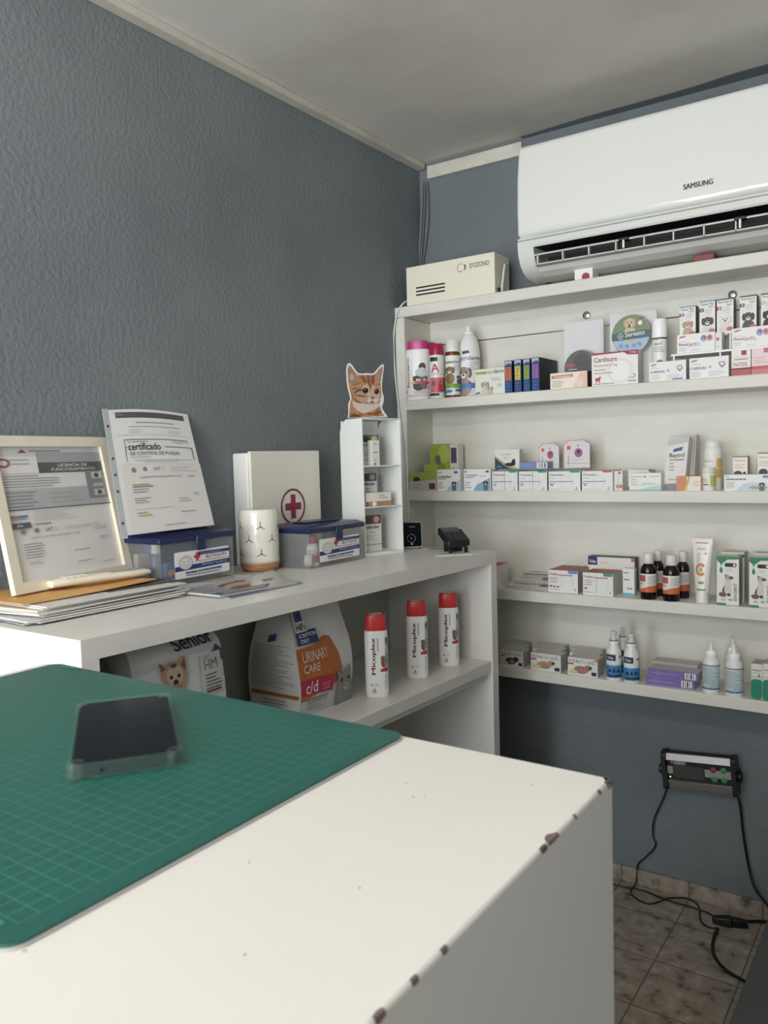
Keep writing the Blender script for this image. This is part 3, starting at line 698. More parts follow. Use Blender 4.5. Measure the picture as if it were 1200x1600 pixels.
# white riser shelf
RY0, RY1 = y1+.030, y1+.118
rz = z_at(553, x_at(1056, RY0, Z1), RY0) - Z1
rx0 = x_at(1048, RY0, Z1+rz)
rt = thing('riser_shelf', 'white wire riser holding boxes at the right of the upper shelf', 'riser', (rx0, RY0, Z1))
MB().solid(0, .42, 0, RY1-RY0, rz-.006, rz, M_WHITE).build('platform', rt, bevel=.001)
for i in range(4):
    MB().solid(.006+i*.118, .010+i*.118, .001, .006, 0, rz-.0065, M_WHITE).build('leg', rt)
for i in range(4):
    MB().solid(.006+i*.118, .010+i*.118, RY1-RY0-.006, RY1-RY0-.001, 0, rz-.0065, M_WHITE).build('leg', rt)
rz2 = rz + .052
RZ = Z1 + rz
PIMO = lambda s: [('p',[(.05,.80),(.22,.86),(.24,.93),(.08,.90)],ink('#c85a64')), ('l',.05,.56,.3,.64,1,LG), ('t','Pimo',.05,.38,.27,.52,K,0,.02), ('t','Card',.27,.38,.50,.53,RED,0,.02), ('t',s,.52,.39,.60,.50,ink('#7a8ab8')), ('l',.05,.08,.35,.30,2,LG), ('l',.38,.08,.62,.16,1,LG), ('r',.28,.33,.66,.345,ink('#8a8ac0')),
     ('e',.71,.70,.075,.17,ink('#7f93c8')), ('e',.74,.74,.035,.08,ink('#b85068')), ('e',.87,.70,.075,.17,ink('#dc8a92')), ('e',.87,.72,.045,.07,ink('#6a6fa8')), ('e',.72,.62,.02,.05,ink('#c8d0e8'))]
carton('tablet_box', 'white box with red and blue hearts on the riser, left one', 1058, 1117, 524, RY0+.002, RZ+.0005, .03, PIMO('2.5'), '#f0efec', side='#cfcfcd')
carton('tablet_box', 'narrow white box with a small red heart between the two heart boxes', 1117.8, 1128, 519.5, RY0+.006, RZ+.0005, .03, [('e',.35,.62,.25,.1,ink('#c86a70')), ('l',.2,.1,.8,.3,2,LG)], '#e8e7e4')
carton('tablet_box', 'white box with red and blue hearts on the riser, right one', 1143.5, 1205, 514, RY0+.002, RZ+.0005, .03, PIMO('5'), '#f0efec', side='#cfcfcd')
# second tier behind
T2 = thing('riser_shelf', 'upper white riser tier behind the heart-tablet boxes', 'riser', (rx0+.01, RY0+.045, Z1))
MB().solid(0, .40, 0, .052, rz2-.006, rz2, M_WHITE).build('platform', T2, bevel=.001)
for lx in (.004, .13, .26, .39):
    MB().solid(lx, lx+.004, .046, .051, 0, rz2-.0065, M_WHITE).build('leg', T2)
    MB().solid(lx, lx+.004, -.0, .005, rz+.0005, rz2-.0065, M_WHITE).build('leg', T2)
TALL = [(1062, 1087, 480, '#6fa6c8', 'Fluver Pet', '5', '#b43440', ('#c8a890', '#a88468'), 'a tan puppy and blue top, leftmost of the tall boxes'),
        (1093, 1117.5, 471, '#6fa6c8', 'Fluver Pet', '10', '#262a40', ('#5a4a46', '#3a302e'), 'a terrier and blue top, second of the tall boxes'),
        (1120, 1146, 468, '#6a645e', 'Ramipril', '5', '#c04a50', ('#ece6dc', '#e0d8cc'), 'a fluffy white dog, third of the tall boxes'),
        (1156, 1182, 463, '#5e5a58', 'Ramipril', '10', '#262a40', ('#4c4c4e', '#343436'), 'a dark grey dog, fourth of the tall boxes'),
        (1189, 1214, 459, '#5e5a58', 'Ramipril', '2', '#a8c898', ('#2c2826', '#1c1a18'), 'a green mark, cut by the right edge of the photo')]
for k, (xl, xr, yt, topc, nm, num, nc, fur, lb_) in enumerate(TALL):
    carton('tablet_box', 'tall white box with ' + lb_, xl, xr, yt, RY0+.050, Z1+rz2+.0005, .036,
        [('r',0,.955,1,1,ink(topc)), ('t',nm,.10,.85,.90,.93,ink('#5a5e64'),0,.02), ('t','MDV',.60,.775,.92,.82,GR,0,.02), ('r',0,.66,.28,.77,ink(nc)), ('t',num,.08,.67,.22,.76,WH,0,.03), ('l',.35,.60,.9,.75,3,LG), ('r',.05,.555,.8,.563,LG),
         ('dog',.52,.36,.135,fur[0],fur[1],'#e0dcd6' if k in (1, 2) else fur[0]), ('e',.80,.07,.2,.06,ink('#c87070'))], '#efeeea', top=topc, side='#8e8c8a', group='tall dog-medicine boxes')
carton('tablet_box', 'small white box with pink lettering and a red base beside the riser', 1143, 1173, 548.5, y1-.002, Z1, .030,
    [('r',0,0,1,.24,ink('#c8505c')), ('r',0,.24,1,.30,ink('#4a3436')), ('r',.52,.80,.78,.98,ink('#a02838')), ('t','INODIL',.10,.36,.86,.52,ink('#c85a64')), ('r',.15,.62,.85,.66,GR), ('r',.05,.72,.95,.73,ink('#d8b0b0'))], '#f0eae2')
carton('tablet_box', 'pink and white box at the right end below the riser', 1174.5, 1212, 545.5, y1-.002, Z1, .030,
    [('r',0,0,1,.20,ink('#d87a80')), ('r',0,.20,1,.32,ink('#c8505c')), ('r',.5,.82,.95,1,ink('#c86a90')), ('l',.1,.4,.9,.7,3,ink('#e0a0b0'))], '#f2d8dc')

# ---- shelf 2 (middle)
y2 = YS + .004
carton('tablet_box', 'small green and beige cat box at the left end of the middle shelf', 640, 682, 739, y2, Z2, .05,
    [('r',0,.52,1,1,ink('#a8b440')), ('e',.28,.62,.13,.17,ink('#4a3e38')), ('p',[(0,.5),(1,.62),(1,0),(0,0)],ink('#c9c6b4')), ('t','Conofite',.16,.28,.46,.40,GR), ('r',.74,.08,.96,.42,ink('#6a3c34')), ('l',.16,.10,.4,.24,2,GR)], '#c9c9b4')
carton('tablet_box', 'green box with a guinea pig picture behind the small cat box', 664, 684, 726, y2+.055, Z2, .04,
    [('r',0,0,1,1,ink('#9fae3c')), ('e',.3,.42,.32,.26,ink('#3a302c')), ('e',.3,.2,.3,.18,ink('#c9c6bc'))], '#a8b440')
x_ = x_at(674, y2+.07, Z2); 
carton('tablet_box', 'tall lime green box with a grey schnauzer, standing at the back left', 673, 704, 694.5, y2+.10, Z2, .035,
    [('r',0,.18,1,1,ink('#9db035')), ('e',.7,.78,.3,.2,ink('#b4c44a')), ('e',.4,.66,.14,.10,ink('#6a625c')), ('p',[(.22,.26),(.62,.26),(.54,.62),(.30,.62)],ink('#7a7068')), ('r',0,0,1,.20,ink('#dfe0d4')), ('p',[(0,.20),(1,.20),(1,.30),(.6,.22)],ink('#dfe0d4'))], '#e4e4dc', side='#dcdcd2')
carton('tablet_box', 'narrow white box with a purple panel beside the schnauzer box', 704.5, 717, 694, y2+.10, Z2, .035,
    [('r',.1,.58,.8,.92,ink('#5c4a6a')), ('r',.3,.1,.5,.5,LG)], '#dddad2', top='#2a2428')
def husky(cx, cy, s):
    return [('dog',cx,cy,s,'#4a4c50','#2a2c30','#6a6c70')]
carton('tablet_box', 'white box with a husky and blue wave, left of two', 683.5, 719.5, 734, y2, Z2, .055,
    [('t','SOMEDENT',.06,.60,.62,.70,K,0,.02), ('r',.05,.54,.38,.56,K), ('l',.05,.10,.30,.42,3,GR), ('p',[(.40,0),(.55,.22),(.98,.52),(.98,0)],ink('#a9cbdc')), *husky(.74,.34,.10), ('r',.05,.84,.24,.90,ink('#a8bccc')), ('r',.76,.82,.92,.92,ink('#4a6a9c'))], '#efefea')
carton('tablet_box', 'white box with a husky and blue wave, right of two', 725.5, 767, 733.5, y2, Z2, .055,
    [('t','CLINDAPET',.05,.66,.52,.76,K,0,.02), ('t','Tabletas',.56,.66,.82,.71,GR), ('r',.05,.60,.36,.62,K), ('l',.05,.10,.34,.46,3,GR), ('p',[(.34,0),(.5,.30),(.98,.60),(.98,0)],ink('#86b4cc')), *husky(.82,.36,.10), ('r',.03,.86,.14,.92,ink('#7aa0b8')), ('r',.84,.84,.95,.94,ink('#4a6a9c'))], '#efefea')
CLAV = lambda c, tc, s: [('p',[(.64,1),(.70,.90),(.96,.90),(.98,1)],ink(tc)), ('r',0,.975,1,1,ink(tc)), ('e',.56,.42,.22,.38,ink('#e2e1dc')), ('e',.56,.42,.17,.29,ink('#e8e8e3')), ('t',s,.04,.72,.48,.86,ink(c),0,.02), ('l',.04,.58,.4,.68,1,LG), ('r',.04,.44,.78,.48,ink('#8a90a0')), ('l',.04,.3,.3,.42,1,GR), ('e',.11,.28,.04,.035,ink(c)), ('r',.04,.06,.45,.075,GR), ('a',.86,.14,.045,.06,.3,ink('#44464c'),-90,90), ('r',.78,.05,.93,.07,GR)]
C2 = [(769.5, 809, 736, '#c8583c', '#2fa383', 'white box with orange lettering and a teal corner'), (811, 855, 736, '#6a7a98', '#2fa383', 'white box with blue-grey lettering and a teal corner, left of two'),
      (857.5, 907, 736, '#6a7a98', '#2fa383', 'white box with blue-grey lettering and a teal corner, right of two'), (909.5, 957.5, 735.5, '#6a7a98', '#cc5a5a', 'white box with blue-grey lettering and a red corner')]
for xl, xr, yt, c, tc, l_ in C2:
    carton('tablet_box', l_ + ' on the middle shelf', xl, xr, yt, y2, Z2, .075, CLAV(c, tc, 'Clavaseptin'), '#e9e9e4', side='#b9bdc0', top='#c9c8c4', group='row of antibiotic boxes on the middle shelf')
    if xl in (769.5, 811):
        xm = x_at((xl+xr)/2, y2, Z2)
for xm_, yb_ in ((789, 0), (833, 0)):
    xx = x_at(xm_, y2, Z2); hh = z_at(736, xx, y2)-Z2
    pts = [(xx, y2-.0018, Z2+.002), (xx, y2-.0018, Z2+hh+.0015), (xx, y2+.073, Z2+hh+.0015)]
    tag(MB().tube(pts, .0009, ink('#c8b48c'), smooth=0).build('rubber_band'), ['thin rubber band round the orange-lettered box', 'thin rubber band round the left teal-cornered box'][xm_ > 800], 'rubber band')
carton('tablet_box', 'white box with a red stripe tucked behind the red-cornered box', 958.5, 973, 736, y2+.012, Z2, .06, [('r',.55,.84,.8,.96,ink('#c05a5a')), ('r',.3,.12,1,.30,ink('#d87a70')), ('r',.5,0,.55,1,LG)], '#e4e2dc')
carton('tablet_box', 'flat white box with a black end, at the back of the middle shelf', 971, 1016, 734.5, y2+.06, Z2, .05,
    [('r',.95,.92,1,1,K), ('r',0,.64,.6,.66,ink('#a06a70')), ('r',0,.34,.6,.36,ink('#a06a70')), ('r',0,.02,.4,.14,ink('#2c4480'))], '#e4e2d8')
zt = z_at(735, x_at(800, y2, Z2), y2) + .003
carton('tablet_box', 'white and navy box with a black dog lying down, resting on the row of boxes', 773.5, 812, 703, y2+.035, zt, .022,
    [('p',[(0,0),(0,.62),(.18,.42),(.42,.16),(.72,0)],ink('#27476a')), ('p',[(0,.62),(0,.70),(.22,.50),(.48,.24),(.95,.04),(.95,0),(.72,0),(.42,.16),(.18,.42)],ink('#b4b07a')), ('t','L-Carnosin',.22,.72,.66,.80,GR), ('l',.34,.50,.62,.66,2,LG), ('e',.62,.24,.22,.09,K), ('e',.76,.36,.08,.12,K), ('e',.78,.46,.05,.06,K), ('l',.08,.06,.4,.22,2,ink('#8aa0b8'))],
    '#e7e6da', side='#d8d6ca')
carton('tablet_box', 'violet-blue flat box lying on the row of boxes', 811.5, 856, 722.5, y2+.012, zt, .035,
    [('r',0,0,.62,1,ink('#7c8ac0')), ('r',.62,.12,.97,.92,WH), ('r',.68,.2,.70,.84,K), ('r',.73,.2,.76,.84,GR), ('r',.79,.2,.82,.84,K), ('r',.85,.2,.86,.84,GR), ('r',.89,.2,.93,.84,K), ('l',.06,.3,.5,.7,2,ink('#9aa6d4'))], '#8692c6', top='#9aa4cc')
# pouch packs
def pouch(label, xl, xr, yt, y0, disc, dcol, pk):
    x0, x1 = x_at(xl, y0, zt), x_at(xr, y0, zt); W = x1-x0; H = z_at(yt, x0, y0)-zt
    t = thing('sachet_bundle', label, 'sachets', ((x0+x1)/2, y0, zt), 0, 'bundled pink sachets')
    for i in range(3):
        dx = -.006 + i*.004
        P = [(-W/2+dx, 0), (W/2+dx, 0), (W/2+dx, H*.90-i*.002), (W*.30+dx, H-i*.002), (-W*.28+dx, H-i*.002), (-W/2+dx, H*.84-i*.002)]
        s_ = MB().prism(P, lambda u, v, w, i=i: (u, .012-i*.005-w, v), .0042, ink('#c9939f') if i == 0 else ink('#dcd6d8'))
        if i == 2:
            s_.draw([('r',.10,.66,.24,.80,ink('#e0644e')), ('e',.56,.54,.16,.16,ink(dcol)), ('e',.56,.58,.06,.06,ink(disc)), ('r',.14,.12,.17,.45,GR), ('t','7',.5,.74,.58,.82,K), ('l',.3,.26,.8,.34,1,LG)], lambda u, v, w: (-W/2+dx+u, -.0024-w, v), W, H)
        s_.build('sachet', t)
    MB().solid(-W/2-.007, W/2+.004, -.0042, .0125, H*.16, H*.16+.0018, ink('#c8b08c')).build('rubber_band', t)
pouch('bundle of pink and grey sachets with a rubber band, left one', 843, 873, 693, y2+.055, '#9a3a4c', '#b8506c', 0)
pouch('bundle of white and purple sachets with a rubber band, right one', 882, 921, 688, y2+.055, '#3a2a3c', '#9a5a8c', 1)
carton('tablet_box', 'white and mint green box on the middle shelf', 983, 1033, 739.5, y2, Z2, .05,
    [('t','dermadrex',.06,.76,.40,.86,ink('#5aa08c')), ('e',.50,.80,.05,.04,ink('#b06a6a')), ('r',.64,.80,.96,.83,ink('#c88a80')), ('l',.06,.34,.36,.70,3,ink('#c8948c')), ('r',.06,.30,.98,.315,ink('#8cc0b4')), ('p',[(.2,.0),(.5,.18),(1,.28),(1,0)],ink('#b8dcd2')), ('r',0,0,1,.05,ink('#7cc4b4')), ('l',.40,.34,.95,.5,1,LG)], '#eceee6')
def tilted(label, xl, xr, yt, y0, d, items, base, lean, yoff=0):
    x0, x1 = x_at(xl, y0, Z2), x_at(xr, y0, Z2); W = x1-x0; H = z_at(yt, x0, y0)-Z2
    mb = MB(); sh = lean*W
    f = lambda u, v, w: (-W/2+u+sh*v/H, w, v)
    mb.hexa([f(0,0,0), f(W,0,0), f(W,0,d), f(0,0,d)], [f(0,H,0), f(W,H,0), f(W,H,d), f(0,H,d)], ink(base))
    mb.draw(items, lambda u, v, w: f(u, v, -w), W, H)
    return tag(mb.build('tablet_box', loc=((x0+x1)/2, y0, Z2)), label, 'box')
tilted('tall grey-white box behind the leaning one, on the middle shelf', 1044, 1084, 681, y2+.075, .035, [('r',.93,0,.96,1,GR)], '#cfcdc6', .1)
tilted('tall white box with black lettering leaning to the right on the middle shelf', 1036, 1069, 684, y2+.03, .03,
    [('p',[(.04,.84),(.98,.90),(.98,1),(.04,.98)],ink('#c3c2c0')), ('p',[(.30,.72),(.72,.75),(.76,.82),(.34,.78)],ink('#3a5a8c')), ('t','Baytril',.16,.60,.86,.70,K,0,.03), ('r',.18,.565,.6,.585,ink('#c07850')), ('r',.5,.565,.86,.585,ink('#a8606c')), ('l',.2,.36,.5,.54,3,GR), ('l',.2,.16,.9,.26,1,LG), ('p',[(.05,0),(1,.0),(1,.14),(.05,.12)],ink('#8a8798'))], '#e2e0da', .24)
carton('tablet_box', 'orange and white box at the front of the middle shelf', 1057, 1097, 744.5, y2, Z2, .05,
    [('r',0,0,.40,1,ink('#dc8a66')), ('p',[(.30,0),(.46,1),(.54,1),(.40,0)],ink('#e4b45c')), ('r',.34,.55,.50,.60,ink('#c89a4a')), ('r',.68,.62,.92,.65,ink('#c88a80')), ('l',.66,.3,.95,.55,3,ink('#d8b8a8')), ('r',.95,0,1,1,ink('#d87850'))], '#efe6da', side='#8a4434', top='#d89070')
bottle('pill_bottle', 'large white pill bottle with a yellow-edged label on the middle shelf', 1113.5, 30, 689, y2+.05, Z2,
    [(.95,0),(1,.02),(1,.80),(.92,.86),(.85,.87)], [(.88,.865),(.90,.88),(.90,.98),(.82,1)],
    [('r',.66,0,1,.76,ink('#d8b450')), ('t','FORMAPEC',.12,.60,.56,.66,GR), ('l',.1,.66,.5,.74,2,LG), ('r',.1,.42,.5,.43,LG), ('r',.1,.5,.6,.51,LG)], lab=(.24,.78), labc='#efede4', span=150, capc='#e8e6e0')
bottle('pill_bottle', 'small white pill bottle with a yellow label, in front of the large one', 1107, 23, 730, y2+.016, Z2,
    [(.95,0),(1,.03),(1,.70),(.9,.76),(.85,.77)], [(.9,.765),(.95,.79),(.95,.97),(.85,1)],
    [('r',.60,0,1,.9,ink('#d2c25c')), ('l',.1,.3,.5,.7,3,GR), ('r',.2,.12,.5,.2,K)], lab=(.18,.70), labc='#eceadf', span=150, capc='#e8e6e0')
carton('tablet_box', 'wide white box with a blue wave and husky at the right of the middle shelf', 1131.5, 1204, 742, y2, Z2, .06,
    [('t','ESPIRAMIDE',.04,.66,.48,.76,ink('#3c4a44'),0,.02), ('l',.04,.14,.26,.56,4,GR), ('p',[(.24,.0),(.42,.42),(.62,.52),(1,.34),(1,0)],ink('#c4dde6')), ('e',.74,.20,.2,.10,ink('#b8a888')), *husky(.82,.38,.13), ('r',.04,.86,.12,.92,ink('#a8c4cc')), ('r',.84,.80,.98,.94,ink('#6a90b8'))], '#eef0ec')
for k, (xl, xr, yt) in enumerate(((1145, 1168, 713), (1184, 1208, 707))):
    carton('tablet_box', ['white box with a brown top and brown dog, behind the wide husky box', 'white box with a brown top at the right edge of the middle shelf'][k], xl, xr, yt, y2+.07, Z2, .03,
        [('r',0,.96,1,1,ink('#b47c48')), ('t','Metronida',.1,.84,.88,.90,GR), ('l',.1,.62,.9,.78,3,ink('#c8a8a0')), ('e',.36,.46,.3,.10,ink('#4a3430')), ('e',.8,.44,.12,.1,ink('#3a2824'))], '#eee8e2', top='#b07a4a', side='#c8966a')

# ---- shelf 3 (lower)
def y_on(z, px, py): return on(2, z, px, py).y
carton('tablet_box', 'white box with a red top partly hidden behind the end of the counter', 768, 784, 881, YS+.05, Z3, .05, [('r',0,.95,1,1,RED)], '#d9d4cc', top='#b04a4a')
bk = [(790, 861, 913, 918, '#e6e2da'), (802, 861, 902, 905, '#dedad2'), (818, 866, 890, 893, '#e2e0da')]
zc_ = Z3
for k, (xl, xr, yt, yb, c) in enumerate(bk):
    yy = YS + .022 + k*.045
    x0, x1 = x_at(xl, yy, Z3), x_at(xr, yy, Z3)
    mb = MB().box(0, x1-x0, 0, .075, 0, .010, ink(c), front=ink('#b8b4ac'))
    mb.draw([('l',.08,.2,.6,.8,2,GR), ('e',.80,.45,.13,.32,ink('#7080b8')), ('e',.84,.5,.08,.2,ink('#b85a68'))] if k < 2 else [('r',0,.0,1,.12,ink('#2c3a78')), ('l',.1,.3,.5,.6,1,GR)], ontop(.010), x1-x0, .075)
    o = mb.build('tablet_box', loc=(x0, yy, Z3 + k*.0115)); o.rotation_euler.x = .10 if k else .0
    tag(o, ['flat white heart-tablet box lying in front, left of the lower shelf', 'flat white heart-tablet box lying second, left of the lower shelf', 'flat white box with a navy edge, rearmost of the flat boxes'][k], 'box', 'flat boxes on the lower shelf')
y0 = y_on(Z3, 857, 922)
CIM = lambda tc: [('p',[(.66,1),(.70,.86),(.97,.86),(1,1)],ink(tc)), ('e',.64,.45,.24,.40,ink('#e2dfdb')), ('e',.64,.45,.18,.32,ink('#e8e6e1')), ('t','Cimalgex',.04,.74,.32,.88,ink('#b8444e'),0,.02), ('r',.33,.76,.84,.82,ink('#c890a0')), ('l',.05,.42,.36,.70,3,GR), ('r',.05,.12,.4,.14,GR), ('a',.88,.16,.05,.06,.3,K,-90,90)]
carton('tablet_box', 'white box with a blue corner and red top on the lower shelf', 857, 903, 890, YS+.016, Z3, .11, CIM('#5a8fc8') + [('e',.10,.28,.05,.04,RED), ('e',.22,.26,.03,.05,RED), ('e',.34,.26,.05,.03,RED)], '#e9e7e2', top='#b8504e', side='#c0bab4')
carton('tablet_box', 'white box with a green corner and red top on the lower shelf', 911, 958, 894, YS+.012, Z3, .085, CIM('#3c9c74') + [('e',.10,.30,.05,.04,RED), ('r',.46,0,.47,1,LG)], '#e9e7e2', top='#b4534e', side='#d0cec8')
carton('tablet_box', 'wide white box with a navy logo block behind the red-topped boxes', 919.5, 992, 868.5, YS+.11, Z3, .035,
    [('r',.0,.74,.20,.99,ink('#232c66')), ('t','Virbac',.03,.80,.17,.90,WH), ('l',.26,.78,.5,.86,1,LG), ('t','Milbemax 7.5',.06,.30,.74,.44,K), ('r',.93,.88,1,1,ink('#c8604c')), ('r',0,.985,1,1,ink('#232c66'))], '#e6e2da', side='#26305e', top='#26305e')
carton('dropper_box', 'narrow white box with a turquoise base on the lower shelf', 973.5, 991.5, 888, YS+.045, Z3, .02,
    [('r',0,0,1,.10,ink('#5cc0cc')), ('l',.08,.78,.7,.92,1,GR), ('l',.08,.52,.8,.68,1,ink('#a87a60')), ('r',.35,.24,.55,.29,ink('#5a78b0')), ('r',.62,.24,.8,.29,ink('#5a78b0'))], '#ebe9e2')
BR = [(1013.5, 27, 864, YS+.026, 'left of the front pair'), (1028, 21, 860, YS+.085, 'left of the rear pair'), (1049, 28, 867, YS+.022, 'right of the front pair'), (1067, 22, 861, YS+.080, 'right of the rear pair')]
for xc, wp, yt, yc, l_ in BR:
    bottle('syrup_bottle', 'dark amber syrup bottle with an orange and white label, ' + l_, xc, wp, yt, yc, Z3,
        [(.95,0),(1,.02),(1,.62),(.90,.70),(.55,.77),(.46,.79)], [(.62,.775),(.66,.79),(.66,.975),(.55,1)],
        [('p',[(0,0),(1,0),(1,.36),(.5,.34),(.2,.20),(0,.14)],ink('#dc6238')), ('r',0,.58,.36,.92,ink('#c8505a')), ('l',.46,.44,.92,.9,5,GR), ('l',.04,.40,.4,.54,1,GR)],
        body='#1c0f0c', capc='#e2ded6', lab=(.16,.56), labc='#e6e2dc', span=150, group='amber syrup bottles', brough=.08)
# tube standing on its cap
xx0, xx1 = x_at(1079.5, YS+.02, Z3+.13), x_at(1112.5, YS+.02, Z3+.13)
tx = (xx0+xx1)/2; rw = (xx1-xx0)/2; th = z_at(842, tx, YS+.02)-Z3
tt = thing('ointment_tube', 'white tube with an orange swirl standing on its cap on the lower shelf', 'tube', (tx, YS+.03, Z3))
tb = MB(); vs = []; fs = []; n = 24; lv_ = [(.0, .62, .62), (.16, .62, .62), (.165, .70, .60), (.5, .80, .45), (.9, .98, .12), (.93, 1, .05), (1, 1, .05)]
for z, a, b in lv_:
    for k in range(n):
        t_ = 2*math.pi*k/n; vs.append((rw*a*math.cos(t_), rw*b*math.sin(t_), z*th))
for i in range(len(lv_)-1):
    for k in range(n): fs.append((i*n+k, i*n+(k+1)%n, (i+1)*n+(k+1)%n, (i+1)*n+k))
fs += [tuple(range(n))[::-1], tuple((len(lv_)-1)*n+k for k in range(n))]
tb.add(vs, fs, mat('tube plastic', '#ece8e0', .3))
def tubef(u, v, w):
    z = v/th
    for (za, a, b), (zb, a2, b2) in zip(lv_[:-1], lv_[1:]):
        if za <= z <= zb+1e-9: 
            t_ = (z-za)/(zb-za); A_ = a+(a2-a)*t_; B_ = b+(b2-b)*t_; break
    else: A_, B_ = 1, .05
    s_ = max(-.98, min(.98, u/(rw*A_)))
    return (u, -rw*B_*math.sqrt(1-s_*s_)-w-.0002, v)
tb.draw([('r',-.62,.925,.62,.94,ink('#d0603c')), ('t','Nutriplus',-.4,.82,.42,.86,ink('#d0603c')), ('a',-.05,.52,.50,.10,.45,ink('#dc8450'),40,320), ('e',-.04,.52,.16,.04,ink('#8cbc4c')), ('e',.38,.77,.12,.02,ink('#b4c878')), ('l',-.45,.58,-.05,.78,8,GR), ('r',-.25,.30,.25,.34,ink('#a09a5c')), ('r',-.4,.20,.4,.22,ink('#70886c'))],
    tubef, rw, th, maxlen=.006, lift=.0002)
tb.build('tube_body', tt)
EFA = [('p',[(0,1),(1,1),(1,.95),(.5,.94),(.26,.86),(.19,.80),(.15,.86),(0,.92)],ink('#2c8a54')), ('p',[(.19,.80),(.12,.72),(.14,.67),(.20,.655),(.27,.68),(.27,.73)],ink('#2c8a54')), ('r',.42,.79,.70,.87,ink('#25243c')), ('e',.42,.83,.06,.04,ink('#25243c')), ('r',.70,.79,.84,.87,ink('#8c3444')), ('e',.84,.83,.06,.04,ink('#8c3444')), ('e',.80,.83,.05,.025,WH), ('l',.44,.70,.84,.76,2,ink('#98b0a4')),
     ('e',.50,.57,.12,.06,ink('#b8b0a8')), ('e',.42,.61,.05,.035,ink('#8a827c')), ('e',.66,.57,.10,.03,ink('#5c5450')), ('p',[(.34,.22),(.66,.18),(.62,.52),(.40,.52)],ink('#d8d0c6')), ('p',[(.26,.30),(.36,.42),(.34,.28),(.30,.26)],ink('#2c2624')), ('e',.28,.22,.18,.05,ink('#6a5a50')), ('e',.55,.22,.08,.03,ink('#3a302c')),
     ('t','EFA-DENT',.78,.10,.92,.46,ink('#4c8c6c'),90), ('e',.30,.115,.10,.025,ink('#ccc88c')), ('e',.62,.12,.09,.025,ink('#8cbca4')), ('r',0,0,.44,.045,ink('#2c8a54')), ('r',.44,.012,1,.02,ink('#9cc0ac'))]
carton('drops_box', 'green and white box with a spotted dog and a green drop, left of the pair', 1120, 1154.5, 869, YS+.013, Z3, .042, EFA, '#ebe8e0', side='#b4b1aa', top='#d8d4cc', group='green dog drops boxes')
carton('drops_box', 'green and white box with a spotted dog, at the right edge of the lower shelf', 1170.5, 1206, 871, YS+.013, Z3, .042, EFA, '#ebe8e0', side='#b4b1aa', top='#d8d4cc', group='green dog drops boxes')
carton('drops_box', 'pale box behind the left green dog drops box', 1127, 1163, 862, YS+.07, Z3, .045, [('r',.7,.9,1,.96,ink('#2c6a4c'))], '#cfccc4', side='#bdbab2', top='#c9c6bc')
carton('drops_box', 'pale box behind the right green dog drops box', 1178, 1214, 864, YS+.07, Z3, .045, [('r',.7,.9,1,.96,ink('#2c6a4c'))], '#cfccc4', side='#bdbab2', top='#c9c6bc')

# ---- shelf 4 (bottom)
TF = lambda fur, c: [('r',0,0,1,1,ink('#e2ded8')), ('t','TOTAL',.03,.72,.40,.88,K), ('t','FULL',.40,.72,.66,.88,ink('#9a9a9c')), ('t','LC',.70,.72,.92,.88,K), ('r',.0,.60,.2,.68,ink('#c04048')), ('e',.45,.34,.24,.22,ink(fur)), ('e',.68,.48,.12,.16,ink(fur)), ('e',.50,.32,.12,.14,ink(c)), ('e',.76,.50,.06,.08,ink('#4a3a34')), ('r',.80,.08,.96,.28,ink('#2c2c38')), ('e',.2,.2,.14,.12,ink('#d8c890'))]
tfx = [(783, 817.5, 1015, '#3c3034', '#c86a80', YS+.014), (829.5, 876.5, 1019, '#a89878', '#c8785c', YS+.010), (887.5, 934, 1026, '#9a7a60', '#c86a6a', YS+.010)]
for k, (xl, xr, yt, fur, c, yy) in enumerate(tfx):
    carton('tablet_box', ['white box with a black dog behind the end of the counter, bottom shelf', 'white box with a pale cat and yellow flowers, bottom shelf', 'white box with a running brown dog and red corner, bottom shelf'][k],
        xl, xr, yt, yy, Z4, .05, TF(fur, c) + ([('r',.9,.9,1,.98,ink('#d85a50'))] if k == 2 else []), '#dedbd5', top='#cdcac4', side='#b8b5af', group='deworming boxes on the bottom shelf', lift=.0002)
    for j in range(1, 3):
        carton('tablet_box', 'white deworming box, ' + ['middle', 'rearmost'][j-1] + ' of the column behind the ' + ['black dog', 'pale cat', 'running dog'][k] + ' box', xl+3*j, xr+3*j-2, yt-1, yy+.052*j, Z4, .05 if j == 1 else .046, [('r',.02,.7,.9,.74,GR)], '#dad7d1', top='#cdcac4', side='#b8b5af', group='deworming boxes on the bottom shelf', h=z_at(yt, x_at(xl, yy, Z4), yy)-Z4)
def spray(t, r, H):
    MB().lathe([(.40*r,.78*H),(.55*r,.785*H),(.55*r,.84*H),(.36*r,.845*H),(.36*r,.93*H),(.42*r,.935*H),(.42*r,.985*H),(.3*r,H)], mat('spray head', '#d8d8d6', .3), 20).build('spray_head', t)
    MB().lathe([(.57*r,.80*H),(.57*r,.815*H)], K, 20).build('seal_ring', t)
